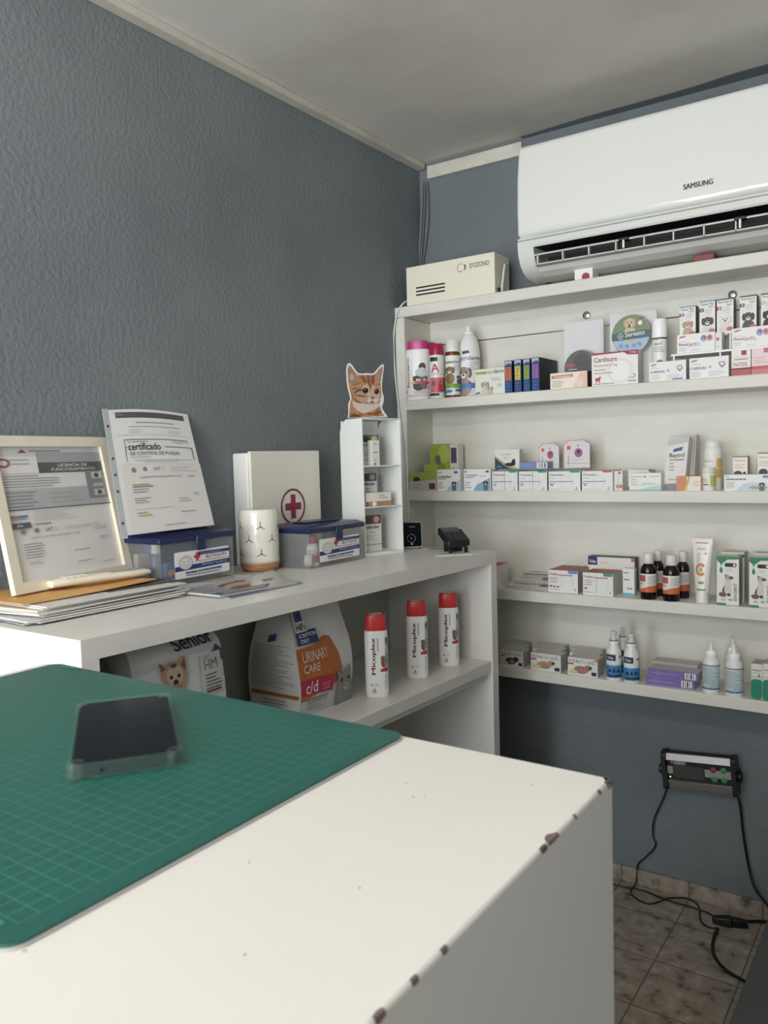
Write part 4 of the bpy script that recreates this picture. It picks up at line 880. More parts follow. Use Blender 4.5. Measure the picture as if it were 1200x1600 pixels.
for k, (xc, wp, yt, yc, l_) in enumerate(((959.5, 25, 985.5, YS+.024, 'left of the front pair'), (987, 26, 989.5, YS+.020, 'right of the front pair'), (973, 20, 980, YS+.085, 'standing behind the pair'), )):
    bottle('spray_bottle', 'white and blue spray bottle with a navy logo, ' + l_, xc, wp, yt, yc, Z4,
        [(.95,0),(1,.02),(1,.50),(.92,.60),(.6,.70),(.5,.75)], [(.52,.745),(.6,.75),(.6,.79),(.5,.80)],
        [('r',0,0,1,.48,ink('#3c86c0')), ('r',0,.48,1,.52,ink('#a8cce0')), ('r',.08,.68,.58,.92,ink('#202a52')), ('t','Virbac',.16,.74,.48,.86,WH), ('e',.3,.28,.07,.06,ink('#16304c')), ('e',.5,.28,.06,.08,ink('#16304c')), ('e',.7,.28,.07,.06,ink('#16304c')), ('r',.2,.05,.9,.12,ink('#16304c')), ('r',.72,.8,.92,.88,GR)],
        lab=(.06,.58), span=150, group='white and blue spray bottles', extra=spray)
hv = .0
VI = [('r',0,0,1,1,ink('#7a66b4')), ('r',.18,.10,.24,.90,ink('#8a78c0')), ('l',.04,.3,.6,.7,1,ink('#9a8cc8')), ('r',.74,.14,.95,.90,WH), ('r',.77,.2,.79,.84,K), ('r',.81,.2,.83,.84,GR), ('r',.85,.2,.88,.84,K), ('r',.90,.2,.92,.84,GR)]
o1 = carton('syringe_box', 'long violet box with a barcode, lower of the stacked pair', 1009, 1085, 1055, YS+.020, Z4, .06, VI, '#b9b2c4', top='#b4afb8', side='#a098b4')
hh = z_at(1056, x_at(1009, YS+.02, Z4), YS+.02)-Z4
carton('syringe_box', 'long violet box with a barcode, upper of the stacked pair', 1013, 1091, 1030, YS+.024, Z4+hh+.0008, .055, VI, '#b9b2c4', top='#b4afb8', side='#a098b4', h=hh)
carton('syringe_box', 'grey-white long box behind the stacked violet boxes', 1020, 1090, 1032, YS+.085, Z4, .05, [('r',.02,.8,.9,.84,ink('#8a88a0'))], '#b9b4ae')
def nozzle(t, r, H):
    MB().lathe([(.30*r,.83*H),(.28*r,.84*H),(.12*r,.97*H),(.09*r,H)], M_WHITE, 18).build('nozzle', t)
for k, (xc, wp, yt, yc, l_) in enumerate(((1111, 28, 1002, YS+.026, 'left of the group'), (1147, 30, 1006.5, YS+.022, 'front right of the group'), (1145, 25, 998, YS+.09, 'behind the right one'))):
    bottle('dropper_bottle', 'white nozzle bottle with pale blue label and two blue bands, ' + l_, xc, wp, yt, yc, Z4,
        [(.94,0),(1,.02),(1,.60),(.92,.66),(.60,.70),(.55,.71)], [(.64,.705),(.68,.715),(.66,.80),(.55,.83)],
        [('r',0,0,1,1,ink('#c6d4d6')), ('r',0,.0,1,.07,ink('#1f4a94')), ('r',0,.96,1,.99,ink('#23407c')), ('l',.12,.2,.85,.88,9,ink('#8a9ca4')), ('p',[(.4,.1),(.62,.36),(.9,.12)],ink('#a8c8d4'))],
        lab=(.08,.56), span=155, group='white nozzle bottles', extra=nozzle)
# white and green cleanser bottles at the right edge
for k, (xl, xr) in enumerate(((1173, 1191), (1191.5, 1210))):
    yy = YS + .014
    x0, x1 = x_at(xl, yy, Z4), x_at(xr, yy, Z4); W = x1-x0; H = z_at(1037, x0, yy)-Z4
    t = thing('ear_cleaner_pack', ['white carton with a green moulded bottle front, left of two', 'white carton with a green moulded bottle front, cut by the right edge'][k], 'pack', ((x0+x1)/2, yy, Z4), 0, 'white and green packs on the bottom shelf')
    c = MB().box(-W/2, W/2, .004, .06, 0, H, ink('#e0dcd4'), top=ink('#b4b09c'))
    c.draw([('r',.1,.80,.9,.83,GR), ('l',.2,.72,.9,.78,1,LG), ('r',0,.62,1,.63,ink('#a87a70')), ('e',.7,.66,.1,.05,GR)], flat(.004, -W/2, 0), W, H); c.build('carton', t)
    MB().prism(rrect(-W/2+.0015, W/2-.0015, .002, H*.56, W*.22), lambda u, v, w: (u, -.006+w, v), .0098, mat('green plastic', '#2c8a70', .3)).build('green_insert', t, bevel=.0015)

# ------------------------------------------------------------------ things on the wall counter
# cat-topped display tower
TA = on(2, ZK, 571, 870); TB = on(2, ZK, 631, 863)
e_ = (TB - TA); TW = e_.length; e_.normalize(); n_ = Vector((e_.y, -e_.x, 0))
tyaw = math.atan2(e_.y, e_.x)
tw = thing('display_stand', 'white cardboard display tower with three compartments and a kitten cut-out', 'display stand', TA, tyaw)
TH = 1.428 - ZK; TD = .104; wt = .003     # local: x along the front, y into depth, front face at y=0
MCARD = mat('white display card', '#eaece8', .5)
def shl(x0, x1, y0, y1, z0, z1, name): return MB().solid(x0, x1, y0, y1, z0, z1, MCARD).build(name, tw, bevel=.0006)
sp = MB(); P = [(0, 0), (TD, 0), (TD, TH-.035), (TD-.010, TH-.012), (TD-.03, TH), (0, TH)]
sp.prism(P, lambda u, v, w: (w, u, v), wt, MCARD); sp.build('side_panel', tw)
sp = MB(); sp.prism(P, lambda u, v, w: (TW-w, u, v), wt, MCARD); sp.build('side_panel', tw)
shl(wt, TW-wt, 0, TD-.002, 0, .008, 'base'); shl(wt, TW-wt, 0, TD-.03, TH-.003, TH, 'top')
shl(wt, TW-wt, TD-.004, TD-.0005, .008, TH-.0035, 'back_panel')
zs1, zs2 = 1.302-ZK, 1.192-ZK
shl(wt, TW-wt, 0, TD-.004, zs1-.003, zs1, 'tray'); shl(wt, TW-wt, 0, TD-.004, zs2-.003, zs2, 'tray')
# kitten cut-out standing on the top of the tower
yk = .035
Pk = TA - n_*yk
def kpt(px, py):
    h_ = hit(px, py, Pk, n_); d = h_ - TA
    return d.dot(e_), d.z
def Kz(x, y): return kpt(530 + x/15, 560 + y/15)
out = [(205,1395),(228,1290),(222,1180),(222,1060),(268,960),(262,900),(228,780),(200,650),(184,520),(176,380),(170,280),(185,170),(212,118),(245,104),(290,140),(350,225),(410,310),(465,352),(560,355),(630,342),(700,352),(795,352),(850,310),(920,220),(980,155),(1020,135),(1050,150),(1046,240),(1022,400),(1004,560),(1000,700),(1008,790),(1040,880),(1048,960),(1030,1060),(1005,1120),(1010,1180),(1060,1260),(1120,1340),(1135,1380)]
inn = [(215,1385),(240,1300),(245,1180),(255,1060),(290,960),(285,890),(250,760),(225,640),(208,520),(200,380),(196,270),(215,185),(240,160),(280,195),(340,280),(400,355),(450,385),(560,390),(630,388),(700,392),(800,390),(860,345),(930,265),(1000,190),(1025,195),(1015,300),(990,420),(975,560),(975,700),(985,790),(985,900),(960,960),(950,1060),(965,1150),(1000,1270),(1060,1355)]
ktt = thing('kitten_cutout', 'cardboard cut-out of an orange tabby kitten standing on the display tower', 'cut-out', TA + Vector((0, 0, TH)), tyaw)
kf = lambda u, v, w: (u, yk - w, v - TH)
kb = MB().prism([Kz(*p) for p in out][::-1], lambda u, v, w: (u, yk + w, v-TH), .002, M_CARD)
fur = noisy('tabby fur print', '#a4714f', '#c99a76', 55, .55, 0, stretch=(1, 1, 2.4), lo=.38, hi=.62)
def kp(pts, c): return ('p', [Kz(*p) for p in pts], c if not isinstance(c, str) else ink(c))
def ke(x, y, rx, ry, c, a0=0, a1=360): 
    return ('p', [Kz(x + rx*math.cos(math.radians(t)), y + ry*math.sin(math.radians(t))) for t in range(a0, a1, 18)], ink(c))
its = [kp(inn, fur),
    kp([(222,330),(240,210),(300,310),(380,400),(420,480),(370,560),(300,600),(240,540)], '#a5857c'), kp([(250,420),(290,340),(350,430),(310,520),(260,500)], '#c9b0a8'),
    kp([(870,450),(920,330),(1005,215),(1005,300),(975,440),(960,520)], '#b39384'),
    kp([(300,980),(400,1040),(560,1060),(760,1080),(940,1040),(950,1120),(830,1200),(700,1260),(560,1290),(420,1220),(330,1130)], '#d9c9bb'),
    kp([(420,760),(520,740),(560,840),(660,850),(680,930),(640,1040),(520,1060),(400,960),(340,880)], '#c99d84'),
    kp([(540,640),(650,600),(700,660),(720,820),(700,900),(660,850),(540,800)], '#d8b8a4'), kp([(720,820),(760,640),(800,600),(840,660),(930,740),(960,860),(930,980),(860,1040),(760,1060),(680,1050),(640,980),(690,900)], '#d3b09c'),
    kp([(690,900),(740,940),(800,930),(880,940),(930,980),(860,1050),(760,1065),(680,1045),(650,980)], '#e2ccc0'),
    kp([(480,400),(560,395),(620,520),(600,600),(560,560)], '#96603f'), kp([(640,395),(700,395),(720,560),(690,600),(660,520)], '#96603f'), kp([(760,400),(820,400),(800,560),(780,640),(745,560)], '#8a5638'),
    kp([(620,500),(690,620),(760,700),(730,620)], '#7c4a34'), kp([(340,800),(420,740),(520,720),(540,745),(430,775),(360,830)], '#74442f'), kp([(330,860),(450,860),(560,880),(640,900),(560,905),(430,885)], '#6e4030'),
    kp([(350,930),(420,990),(520,1040),(560,1060),(470,1040),(390,1000)], '#8a5a44'), kp([(600,1270),(740,1290),(850,1260),(960,1230),(980,1270),(840,1320),(700,1320)], '#8a5034'), kp([(240,1340),(330,1290),(440,1320),(520,1370),(380,1380),(240,1380)], '#7c4832'),
    ke(603,755,66,66,'#2c2020'), ke(603,755,46,48,'#120d10'), ke(862,775,54,66,'#3a2a24'), ke(860,770,40,52,'#120d10'), ke(590,735,14,14,'#b8b8c8'), ke(845,755,12,14,'#d0d0d8'),
    kp([(715,905),(745,895),(800,905),(815,930),(775,960),(735,950)], '#9c6458'), kp([(680,1030),(740,1010),(760,980),(775,1015),(830,1035),(760,1048)], '#8a5048')]
kb.draw(its, kf, 1, 1, lift=.00012)
kb.build('printed_card', ktt)
# product boxes in the tower (things of their own)
def tbox(label, x0, x1, y0, d, z0, h, items, base, ms=None, cat='box'):
    mb = MB().box(x0, x1, y0, y0+d, z0, z0+h, ink(base), top=ink(ms) if ms else None)
    mb.draw(items, flat(y0, x0, z0), x1-x0, h, lift=.00015)
    o = mb.build('worming_box', loc=TA); o.rotation_euler.z = tyaw
    return tag(o, label, cat)
prof = lambda c1, c2: [('r',.02,.76,.98,1,ink(c1)), ('e',.74,.88,.16,.09,ink(c2)), ('e',.3,.86,.2,.07,ink('#4a4440')), ('t','profender',.04,.60,.90,.73,K,0,.02), ('l',.35,.50,.85,.56,1,GR), ('l',.2,.3,.85,.46,3,LG), ('r',.02,.18,.98,.195,ink('#8a4a4a'))]
tbox('white box with a green banner in the top compartment of the tower', .016, .080, .032, .018, zs1+.0005, .082, prof('#66705a', '#d8c48c'), '#e2e0dc')
tbox('small narrow white box standing in the top compartment', .038, .062, .008, .02, zs1+.0005, .067, [('l',.2,.80,.9,.92,1,GR), ('l',.15,.45,.8,.6,1,GR), ('r',.1,.30,.9,.31,LG), ('l',.2,.16,.8,.26,1,GR), ('e',.35,.05,.18,.045,ink('#8a8680'))], '#e6e2da')
tbox('white box with a blue cat banner in the middle compartment', .016, .076, .042, .018, zs2+.0005, .088, prof('#4a5064', '#b89c7c'), '#e2e0dc')
tbox('white and tan small box lying in the middle compartment, front', .012, .096, .006, .03, zs2+.0005, .036, [('r',0,0,1,.36,ink('#b08a64')), ('e',.32,.18,.09,.17,WH), ('l',.5,.55,.92,.9,2,GR), ('r',0,.0,.07,.36,ink('#b0453c'))], '#e6e1d6')
tbox('white box with a red cat banner in the bottom compartment', .014, .078, .030, .03, .0085, .098, prof('#70403c', '#c8a494'), '#e4e2de')

# first-aid cabinet against the wall
fa = thing('first_aid_cabinet', 'white first-aid wall box with a red cross in a circle', 'first-aid box', (XL, 1.469, ZK))
ZF = 1.347-ZK
MB().solid(.001, .052, 0, .262, 0, ZF-.004, M_WHITE).build('case_body', fa, bevel=.004, seg=3)
MB().solid(.0535, .064, -.001, .270, 0, ZF, mat('white lid plastic', '#ece7dc', .3)).build('lid', fa, bevel=.003, seg=3)
cr = MB().draw([('a',.57,.49,.180,.165,.12,ink('#9c1c34')), ('x',.57,.49,.110,.032,ink('#9c1c34'))], facex(.0645, -.001, 0), .271, ZF, lift=.0002); cr.build('red_cross', fa)

# ceramic lantern / diffuser
ln = thing('ceramic_diffuser', 'white ceramic cylinder diffuser with three-armed slits and a wooden base', 'diffuser', (-1.352, 1.428, ZK))
LR, LH = .0475, .147
M_CER = mat('glazed ceramic', '#efece2', .15, coat=.5)
cyl = MB().lathe([(LR*.985, .021), (LR, .024), (LR, LH-.010), (LR*.97, LH-.004), (LR*.90, LH), (LR*.2, LH+.0005)], M_CER, 48)
def tri(a, z, s):
    its = []
    for ang in (90, 210, 330):
        t = math.radians(ang); dx, dz = math.cos(t), math.sin(t); px_, pz_ = -dz*.0010, dx*.0010
        its.append(('p', [(a+px_, z+pz_), (a+dx*s+px_*.6, z+dz*s+pz_*.6), (a+dx*s-px_*.6, z+dz*s-pz_*.6), (a-px_, z-pz_)], ink('#2a2826')))
    return its
Wc = math.radians(300)*LR
facing = math.degrees(math.atan2(-1.428, 1.352))
TI = []
for row, z in enumerate((.108, .077, .044)):
    for k in range(-2, 3):
        TI += tri(Wc/2 + k*.0565 + (.004 if row % 2 == 0 else -.0245), z, .0125)
TI += [('r', 0, .0235, Wc, .0242, ink('#8a8680'))]
fnw = wrap(LR, 300, 0, 1, facing)
cyl.draw(TI, fnw, 1, 1, maxlen=.006, lift=.00002, start=6)
cyl.build('ceramic_body', ln)
MB().lathe([(LR*.72, 0), (LR*.90, .004), (LR*.98, .011), (LR*.985, .0205)], noisy('warm wood', '#a9764c', '#c49466', 30, .5, stretch=(1, 1, 6)), 40).build('wooden_base', ln)

# clear first-aid tubs
M_LID = mat('navy blue plastic', '#17234f', .3)
def botiquin(label, yN_, yF_, xF, depth, z0, dz=.089):
    t = thing('storage_box', label, 'storage box', (xF, yN_, z0)); L_ = yF_-yN_
    def shell(o, inn_, z0_, z1_, m):
        mb = MB(); x0, x1, y0, y1 = o
        t_ = .0016
        mb.solid(x0, x1, y0, y1, 0, t_, m)
        mb.solid(x1-t_, x1, y0, y1, t_, z1_, m); mb.solid(x0, x0+t_, y0, y1, t_, z1_, m)
        mb.solid(x0+t_, x1-t_, y0, y0+t_, t_, z1_, m); mb.solid(x0+t_, x1-t_, y1-t_, y1, t_, z1_, m)
        return mb
    shell((-depth, 0, 0, L_), 0, 0, dz, M_TUB).build('tub', t, bevel=.0004)
    l_ = MB()
    a = .006
    l_.hexa([(-depth-a, -a, dz-.003), (a, -a, dz-.003), (a, L_+a, dz-.003), (-depth-a, L_+a, dz-.003)], [(-depth-a, -a, dz+.008), (a, -a, dz+.008), (a, L_+a, dz+.008), (-depth-a, L_+a, dz+.008)], M_LID)
    l_.hexa([(-depth-a+.001, -a+.001, dz+.008), (a-.001, -a+.001, dz+.008), (a-.001, L_+a-.001, dz+.008), (-depth-a+.001, L_+a-.001, dz+.008)],
            [(-depth+.006, .010, dz+.016), (-.010, .010, dz+.016), (-.010, L_-.010, dz+.016), (-depth+.006, L_-.010, dz+.016)], M_LID)
    lid = l_.build('lid', t, bevel=.002)
    MB().solid(-depth*.62, -depth*.30, L_*.18, L_*.82, dz+.0162, dz+.021, M_LID).build('handle', lid, bevel=.002)
    MB().solid(.006, .011, L_*.44, L_*.56, dz-.024, dz+.009, M_LID).build('latch', t, bevel=.002)
    s0, s1 = L_*.17, L_*.93
    st = MB().prism(rrect(s0, s1, .012, .068, .004, 4), lambda u, v, w: (.0008+w, u, v), .0005, WH)
    SW, SH = s1-s0, .056
    BL = ink('#253a86')
    st.draw([('p',[(0,.28),(1,.34),(1,.52),(0,.46)],BL), ('r',.42,.80,1,.92,BL), ('l',.46,.83,.9,.89,1,ink('#a0a8cc')), ('t','BOTIQUIN',.56,.62,.94,.76,K,.02,.0), ('r',.35,.565,1,.585,RED), ('t','PRIMEROS AUXILIOS',.48,.38,.95,.46,ink('#c0c8e0'),.01),
             ('e',.19,.58,.125,.26,WH), ('a',.19,.58,.12,.25,.10,GR), ('a',.19,.58,.085,.18,.10,GR), ('e',.16,.62,.015,.03,GR), ('e',.22,.62,.015,.03,GR), ('a',.19,.54,.05,.07,.3,GR,180,360), ('x',.39,.76,.15,.055,ink('#c8303c')),
             ('t','MATERIAL DE CURACION PARA',.18,.16,.84,.23,BL,.03,.02), ('r',.18,.085,.80,.115,ink('#5a6a9c'))], facex(.0014, s0, .012), SW, SH, lift=.0001)
    st.build('printed_sticker', t)
    return t
Z1B = ZK + .0095
botiquin('clear storage box with a navy lid and red-cross sticker, under the leaning certificate', 1.086, 1.290, -1.302, .125, Z1B, .092)
botiquin('clear storage box with a navy lid and red-cross sticker, beside the ceramic diffuser', 1.484, 1.698, -1.243, .135, ZK, .088)
# contents of the tubs
def small_bottle(label, x, y, z, r, h, body, capc, items=None, labc=None, name='small_bottle', sy=1):
    t = thing(name, label, 'bottle', (x, y, z))
    b = MB().lathe([(.95*r,0),(r,.02*h),(r,.62*h),(.7*r,.74*h),(.5*r,.76*h)], mat('bottle '+body, body, .3), 20, sy)
    ang = math.degrees(math.atan2(-y, -x))
    if items: b.draw(items, wrap(r, 150, .08*h, sy, ang), math.radians(150)*r, .5*h, maxlen=r*.5, lift=.0002)
    b.build('bottle_body', t); MB().lathe([(.6*r,.755*h),(.62*r,.78*h),(.58*r,.985*h),(.4*r,h)], mat('cap '+capc, capc, .35), 18, sy).build('cap', t)
    return t
small_bottle('small white bottle with a pink cap inside the right storage box', -1.268, 1.528, ZK+.0025, .0165, .074, '#e8e4de', '#c8405c', [('r',0,0,1,1,ink('#e4e0da')), ('r',.1,.1,.5,.6,ink('#3c4448')), ('r',.5,.1,.9,.6,ink('#c86a60')), ('l',.1,.65,.9,.95,2,GR)])
def roll(label, x, y, z, r, w_, rz):
    o = MB().lathe([(r*.3, 0), (r*.3, 0), (r*.95, 0), (r, .002), (r, w_-.002), (r*.95, w_), (r*.3, w_)], mat('gauze', '#d8d4cc', .8), 24).build('gauze_roll', loc=(x, y, z+r))
    o.rotation_euler = (math.pi/2, 0, rz); return tag(o, label, 'bandage roll')
roll('white gauze roll lying at the left inside the right storage box', -1.275, 1.508, ZK+.0022, .0155, .02, 1.9)
roll('white gauze roll behind the pink-capped bottle in the right storage box', -1.310, 1.59, ZK+.0022, .017, .04, 1.4)
roll('pale gauze roll at the far end of the right storage box', -1.30, 1.66, ZK+.0022, .018, .03, .4)
def pack(name, label, x0, x1, y0, y1_, z0, h, c, items=None):
    mb = MB().solid(x0, x1, y0, y1_, z0, z0+h, ink(c))
    if items: mb.draw(items, facex(x1+.0001, y0, z0), y1_-y0, h)
    return tag(mb.build(name, bevel=.002), label, 'packet')
zb = Z1B+.0025
pack('medicine_packet', 'blue and red packet inside the left storage box', -1.325, -1.309, 1.105, 1.145, zb, .045, '#3a68a8', [('r',0,.35,1,.7,ink('#b04a50')), ('e',.3,.55,.2,.15,ink('#d8a050')), ('l',.1,.05,.9,.3,2,WH)])
pack('medicine_packet', 'pale packet at the left inside the left storage box', -1.40, -1.385, 1.095, 1.125, zb, .062, '#b9b8ac')
pack('medicine_packet', 'light blue packet along the back of the left storage box', -1.41, -1.38, 1.13, 1.255, zb, .080, '#3c7ab0')
pack('medicine_packet', 'blue and pink packet at the right inside the left storage box', -1.335, -1.312, 1.262, 1.284, zb, .055, '#5a86b8', [('r',0,0,1,.5,ink('#d09080'))])
small_bottle('dark blue bottle with a white cap inside the left storage box', -1.355, 1.118, zb, .0155, .083, '#2c3a6c', '#dcdad4')

# calendar and magazine lying on the counter
def sheet(name, label, cat, corners, z, th, m, items=None, group=None, bend=0, side=None):
    mb = MB(); c = [Vector((*p, 0)) for p in corners]
    n = 8; vs = []; fs = []
    def pt(u, v, w=0):
        p = (c[0]*(1-u)+c[1]*u)*(1-v) + (c[3]*(1-u)+c[2]*u)*v
        return (p.x, p.y, z + w + bend*(u*u*v*v))
    for w in (0, th):
        for i in range(n+1):
            for j in range(n+1): vs.append(pt(i/n, j/n, w))
    N2 = (n+1)**2
    for i in range(n):
        for j in range(n):
            a = i*(n+1)+j; fs.append((a, a+1, a+n+2, a+n+1)[::1]); b = a + N2; fs.append((b, b+n+1, b+n+2, b+1))
    ring = [i*(n+1) for i in range(n+1)] + [n*(n+1)+j for j in range(1, n+1)] + [i*(n+1)+n for i in range(n-1, -1, -1)] + [j for j in range(n-1, 0, -1)]
    mb.add(vs, fs, m)
    base = len(mb.v) - len(vs)
    mi = mb.mi(side or m)
    for k in range(len(ring)):
        a, b = ring[k], ring[(k+1) % len(ring)]; mb.f.append([base+a, base+b, base+N2+b, base+N2+a]); mb.m.append(mi)
    if items: mb.draw(items, lambda u, v, w: pt(u, v, th+w), 1, 1, maxlen=.12, lift=.00012)
    return tag(mb.build(name), label, cat, group)
M_PHOTO = noisy('blurred landscape print', '#6c7684', '#b9b4b0', 9, .3, 0, lo=.4, hi=.6)
mg = sheet('magazine', 'grey-blue magazine lying under the calendar at the counter edge', 'magazine', [(-1.225,1.10),(-1.118,1.095),(-1.112,1.300),(-1.300,1.395)], ZK, .003, ink('#8c949c', .3), [('p',[(0,0),(1,0),(1,.5),(0,.3)],ink('#4a566a')), ('p',[(.2,.5),(1,.6),(1,.8),(.1,.7)],ink('#b0a08c'))])
cl_ = thing('calendar', 'spiral-bound photo calendar lying flat between the papers and the diffuser', 'calendar', (-1.25, 1.2, ZK+.0032))
o = sheet('cover_page', None, None, [(-1.24,1.085),(-1.137,1.087),(-1.113,1.285),(-1.285,1.395)], ZK+.0032, .004, ink('#c4c2c0', .3), [('p',[(.0,.0),(.6,.0),(.75,.5),(.2,.6),(0,.5)],M_PHOTO), ('e',.30,.42,.16,.16,ink('#6a5048')), ('e',.42,.45,.16,.15,ink('#c8a088')), ('e',.62,.40,.10,.12,ink('#7a5a4c')), ('p',[(.70,0),(1,0),(1,.6),(.8,.7)],ink('#5c6a80')), ('p',[(.80,.1),(.92,.1),(.95,.6),(.85,.62)],ink('#b09474')), ('t','Vida',.45,.70,.62,.86,ink('#5a4a44'))])
o.parent = cl_; o.location = Vector((1.25, -1.2, -(ZK+.0032)))
for k in list(o.keys()): del o[k]
sb = MB()
for i in range(22):
    t_ = i/21; p = Vector((-1.24,1.085,0)).lerp(Vector((-1.285,1.395,0)), t_)
    sb.lathe([(.0022,0),(.0026,.001),(.0022,.002)], M_SILVER, 8, c=(p.x+1.25+.004, p.y-1.2, .004))
sb.build('spiral_binding', cl_)
sheet('booklet', 'thin booklet under the left storage box on the counter', 'booklet', [(-1.45,1.005),(-1.262,1.012),(-1.262,1.300),(-1.45,1.30)], ZK, .0090, ink('#c8c8cc'), [('e',.75,.75,.25,.2,ink('#a8a098')), ('l',.3,.1,.9,.4,3,GR)])

# pile of papers
rnd = random.Random(3)
z = ZK
cols = ['#d6d6da', '#3c4c74', '#dcdcde', '#e2e0de', '#b9b6b8', '#e0dcd4', '#dedede', '#d4d0cc', '#cbb892', '#e0dede', '#dcdadc', '#d8cdbb', '#e2e0dc', '#dcd8d4']
ths = [.0006, .0014, .0008, .0016, .0006, .0030, .0010, .0024, .0010, .0022, .0014, .0036, .0020, .0024]
labs = {1: 'navy blue folder near the bottom of the paper pile', 8: 'tan envelope halfway up the paper pile', 11: 'cream file folder high in the paper pile', 5: 'thick white folded sheet low in the paper pile'}
for i, (c, t_) in enumerate(zip(cols, ths)):
    x0 = -1.455; dxx = rnd.uniform(-.018, .020); dy = rnd.uniform(-.018, .018); sk = rnd.uniform(-.015, .015)
    x1 = -1.232 + dxx*.7 - i*.0006; ya = .770 + dy; yb_ = 1.078 + rnd.uniform(-.02, .012)
    sheet('paper_document', labs.get(i, 'white sheet in the pile of papers under the picture frame'), 'paper', [(x0, ya-.01+sk), (x1, ya-sk), (x1+sk, yb_), (x0, yb_+sk)], z, t_, ink(c), group=None if i in labs else 'white sheets in the paper pile')
    z += t_ + .0003
sheet('paper_document', 'loose white sheet sticking out of the front of the pile', 'paper', [(-1.31,.90), (-1.190,.93), (-1.203,1.03), (-1.30,1.07)], z*0+ZK+.0007+.0016+.0012, .0002, M_PAPER) if False else None
nb = sheet('notebook', 'thin dark ruled notebook on the paper pile behind the orange envelope', 'notebook', [(-1.39,.93),(-1.262,.93),(-1.250,1.082),(-1.39,1.095)], z, .0012, ink('#3c3e44'), [('r',.80+i_*.05,.02,.81+i_*.05,.98,LG) for i_ in range(4)]); z += .0015
env = sheet('manila_envelope', 'orange manila envelope on top of the paper pile under the picture frame', 'envelope', [(-1.46,.765),(-1.275,.768),(-1.268,1.045),(-1.455,1.065)], z, .0022, noisy('manila paper', '#d09a52', '#dcae6c', 8, .6), bend=.006); z += .0024
ZP = z
# picture frame leaning on the wall, foot on the envelope
fz = ZP + .0015
BLp = on(2, fz, 18, 932); BRp = on(2, fz, 203, 896); TRp = on(0, XL+.012, 150, 685)
U = (BRp - BLp); FW_ = U.length; U.normalize(); V_ = TRp - BRp; V_ -= U*V_.dot(U); FHt = V_.length; V_.normalize(); Nn = U.cross(V_).normalized()
if Nn.x < 0: Nn = -Nn
pf = thing('picture_frame', 'cream wooden frame with a business licence, leaning on the wall over the papers', 'picture frame', BLp)
fn = lambda u, v, w: tuple(U*u + V_*v + Nn*w)
t0 = .020
M_FR = noisy('cream wood', '#e9e2cd', '#f0ead8', 20, .4, .05, 60, dist=.001)
fm = MB()
def slab(mb, poly, w0, w1, m):
    mb.prism(poly, lambda u, v, w: fn(u, v, w1 - w), w1 - w0, m)
slab(fm, [(0,0),(FW_,0),(FW_-t0,t0),(t0,t0)], 0, .012, M_FR); slab(fm, [(FW_,0),(FW_,FHt),(FW_-t0,FHt-t0),(FW_-t0,t0)], 0, .012, M_FR)
slab(fm, [(FW_,FHt),(0,FHt),(t0,FHt-t0),(FW_-t0,FHt-t0)], 0, .012, M_FR); slab(fm, [(0,FHt),(0,0),(t0,t0),(t0,FHt-t0)], 0, .012, M_FR)
fm.build('frame', pf, bevel=.002)
IW, IH = FW_-2*t0, FHt-2*t0
dc = MB(); slab(dc, [(t0-.002,t0-.002),(FW_-t0+.002,t0-.002),(FW_-t0+.002,FHt-t0+.002),(t0-.002,FHt-t0+.002)], .002, .004, M_PAPER)
DG = ink('#5f6165'); G2 = ink('#b9bac2')
def doclines(u0, v0, u1, v1, n, m=GR): return ('l', u0, v0, u1, v1, n, m)
dc.draw([('r',0,.93,1,1,ink('#d4d4d6')), ('r',.36,.88,1,.96,ink('#a9aab0')), ('r',.36,.80,1,.88,DG), ('t','LICENCIA DE',.55,.845,.84,.868,WH), ('t','FUNCIONAMIENTO',.48,.812,.92,.835,WH),
    ('a',.06,.88,.06,.035,.4,ink('#b85a60')), ('p',[(.20,.955),(.24,.985),(.28,.955)],ink('#b04a50')), ('r',.30,.965,.60,.975,GR), ('l',.10,.86,.33,.92,2,LG),
    ('r',.8,.57,1,.795,ink('#8f9194')), ('r',.86,.74,.97,.79,ink('#cfd2c4')), ('e',.915,.765,.025,.018,DG), ('t','2020',.86,.675,.965,.70,WH), ('r',.86,.60,.97,.65,ink('#cfd2c4')), ('e',.915,.625,.025,.018,DG),
    ('r',0,.53,.8,.68,G2), ('r',0,.53,1,.575,G2), doclines(.02,.69,.6,.79,5), doclines(.02,.54,.35,.67,5), doclines(.4,.56,.75,.66,3,LG), ('r',0,.525,1,.530,K), ('r',0,.795,.8,.798,ink('#a88a84')),
    ('r',.02,.47,.12,.485,ink('#c87060')), ('r',.10,.47,.17,.485,ink('#5a80b8')), ('r',.02,.455,.16,.462,ink('#8a90b0')), ('l',.22,.43,.68,.51,7,LG), ('r',.02,.39,.18,.43,DG), ('t','2021',.06,.402,.11,.418,WH), ('r',.22,.405,.36,.415,GR),
    ('e',.10,.365,.022,.022,GR), ('e',.22,.365,.022,.018,GR), ('t','SAT',.30,.35,.37,.378,DG), ('a',.395,.363,.018,.015,.25,LG), ('l',.48,.35,.95,.38,2,LG), ('t','LICENCIA DE FUNCIONAMIENTO 2020',.16,.305,.62,.32,GR), ('l',.76,.32,.92,.345,2,GR),
    doclines(.08,.16,.30,.28,6), ('l',.80,.24,.90,.27,2,GR), ('l',.10,.115,.26,.14,2,GR), ('r',.52,.175,.68,.18,GR), ('r',.53,.085,.68,.09,GR), ('r',.78,.055,.92,.06,LG)],
    lambda u, v, w: fn(t0+u, t0+v, .0042+w), IW, IH, lift=.00008)
dc.build('licence_document', pf)

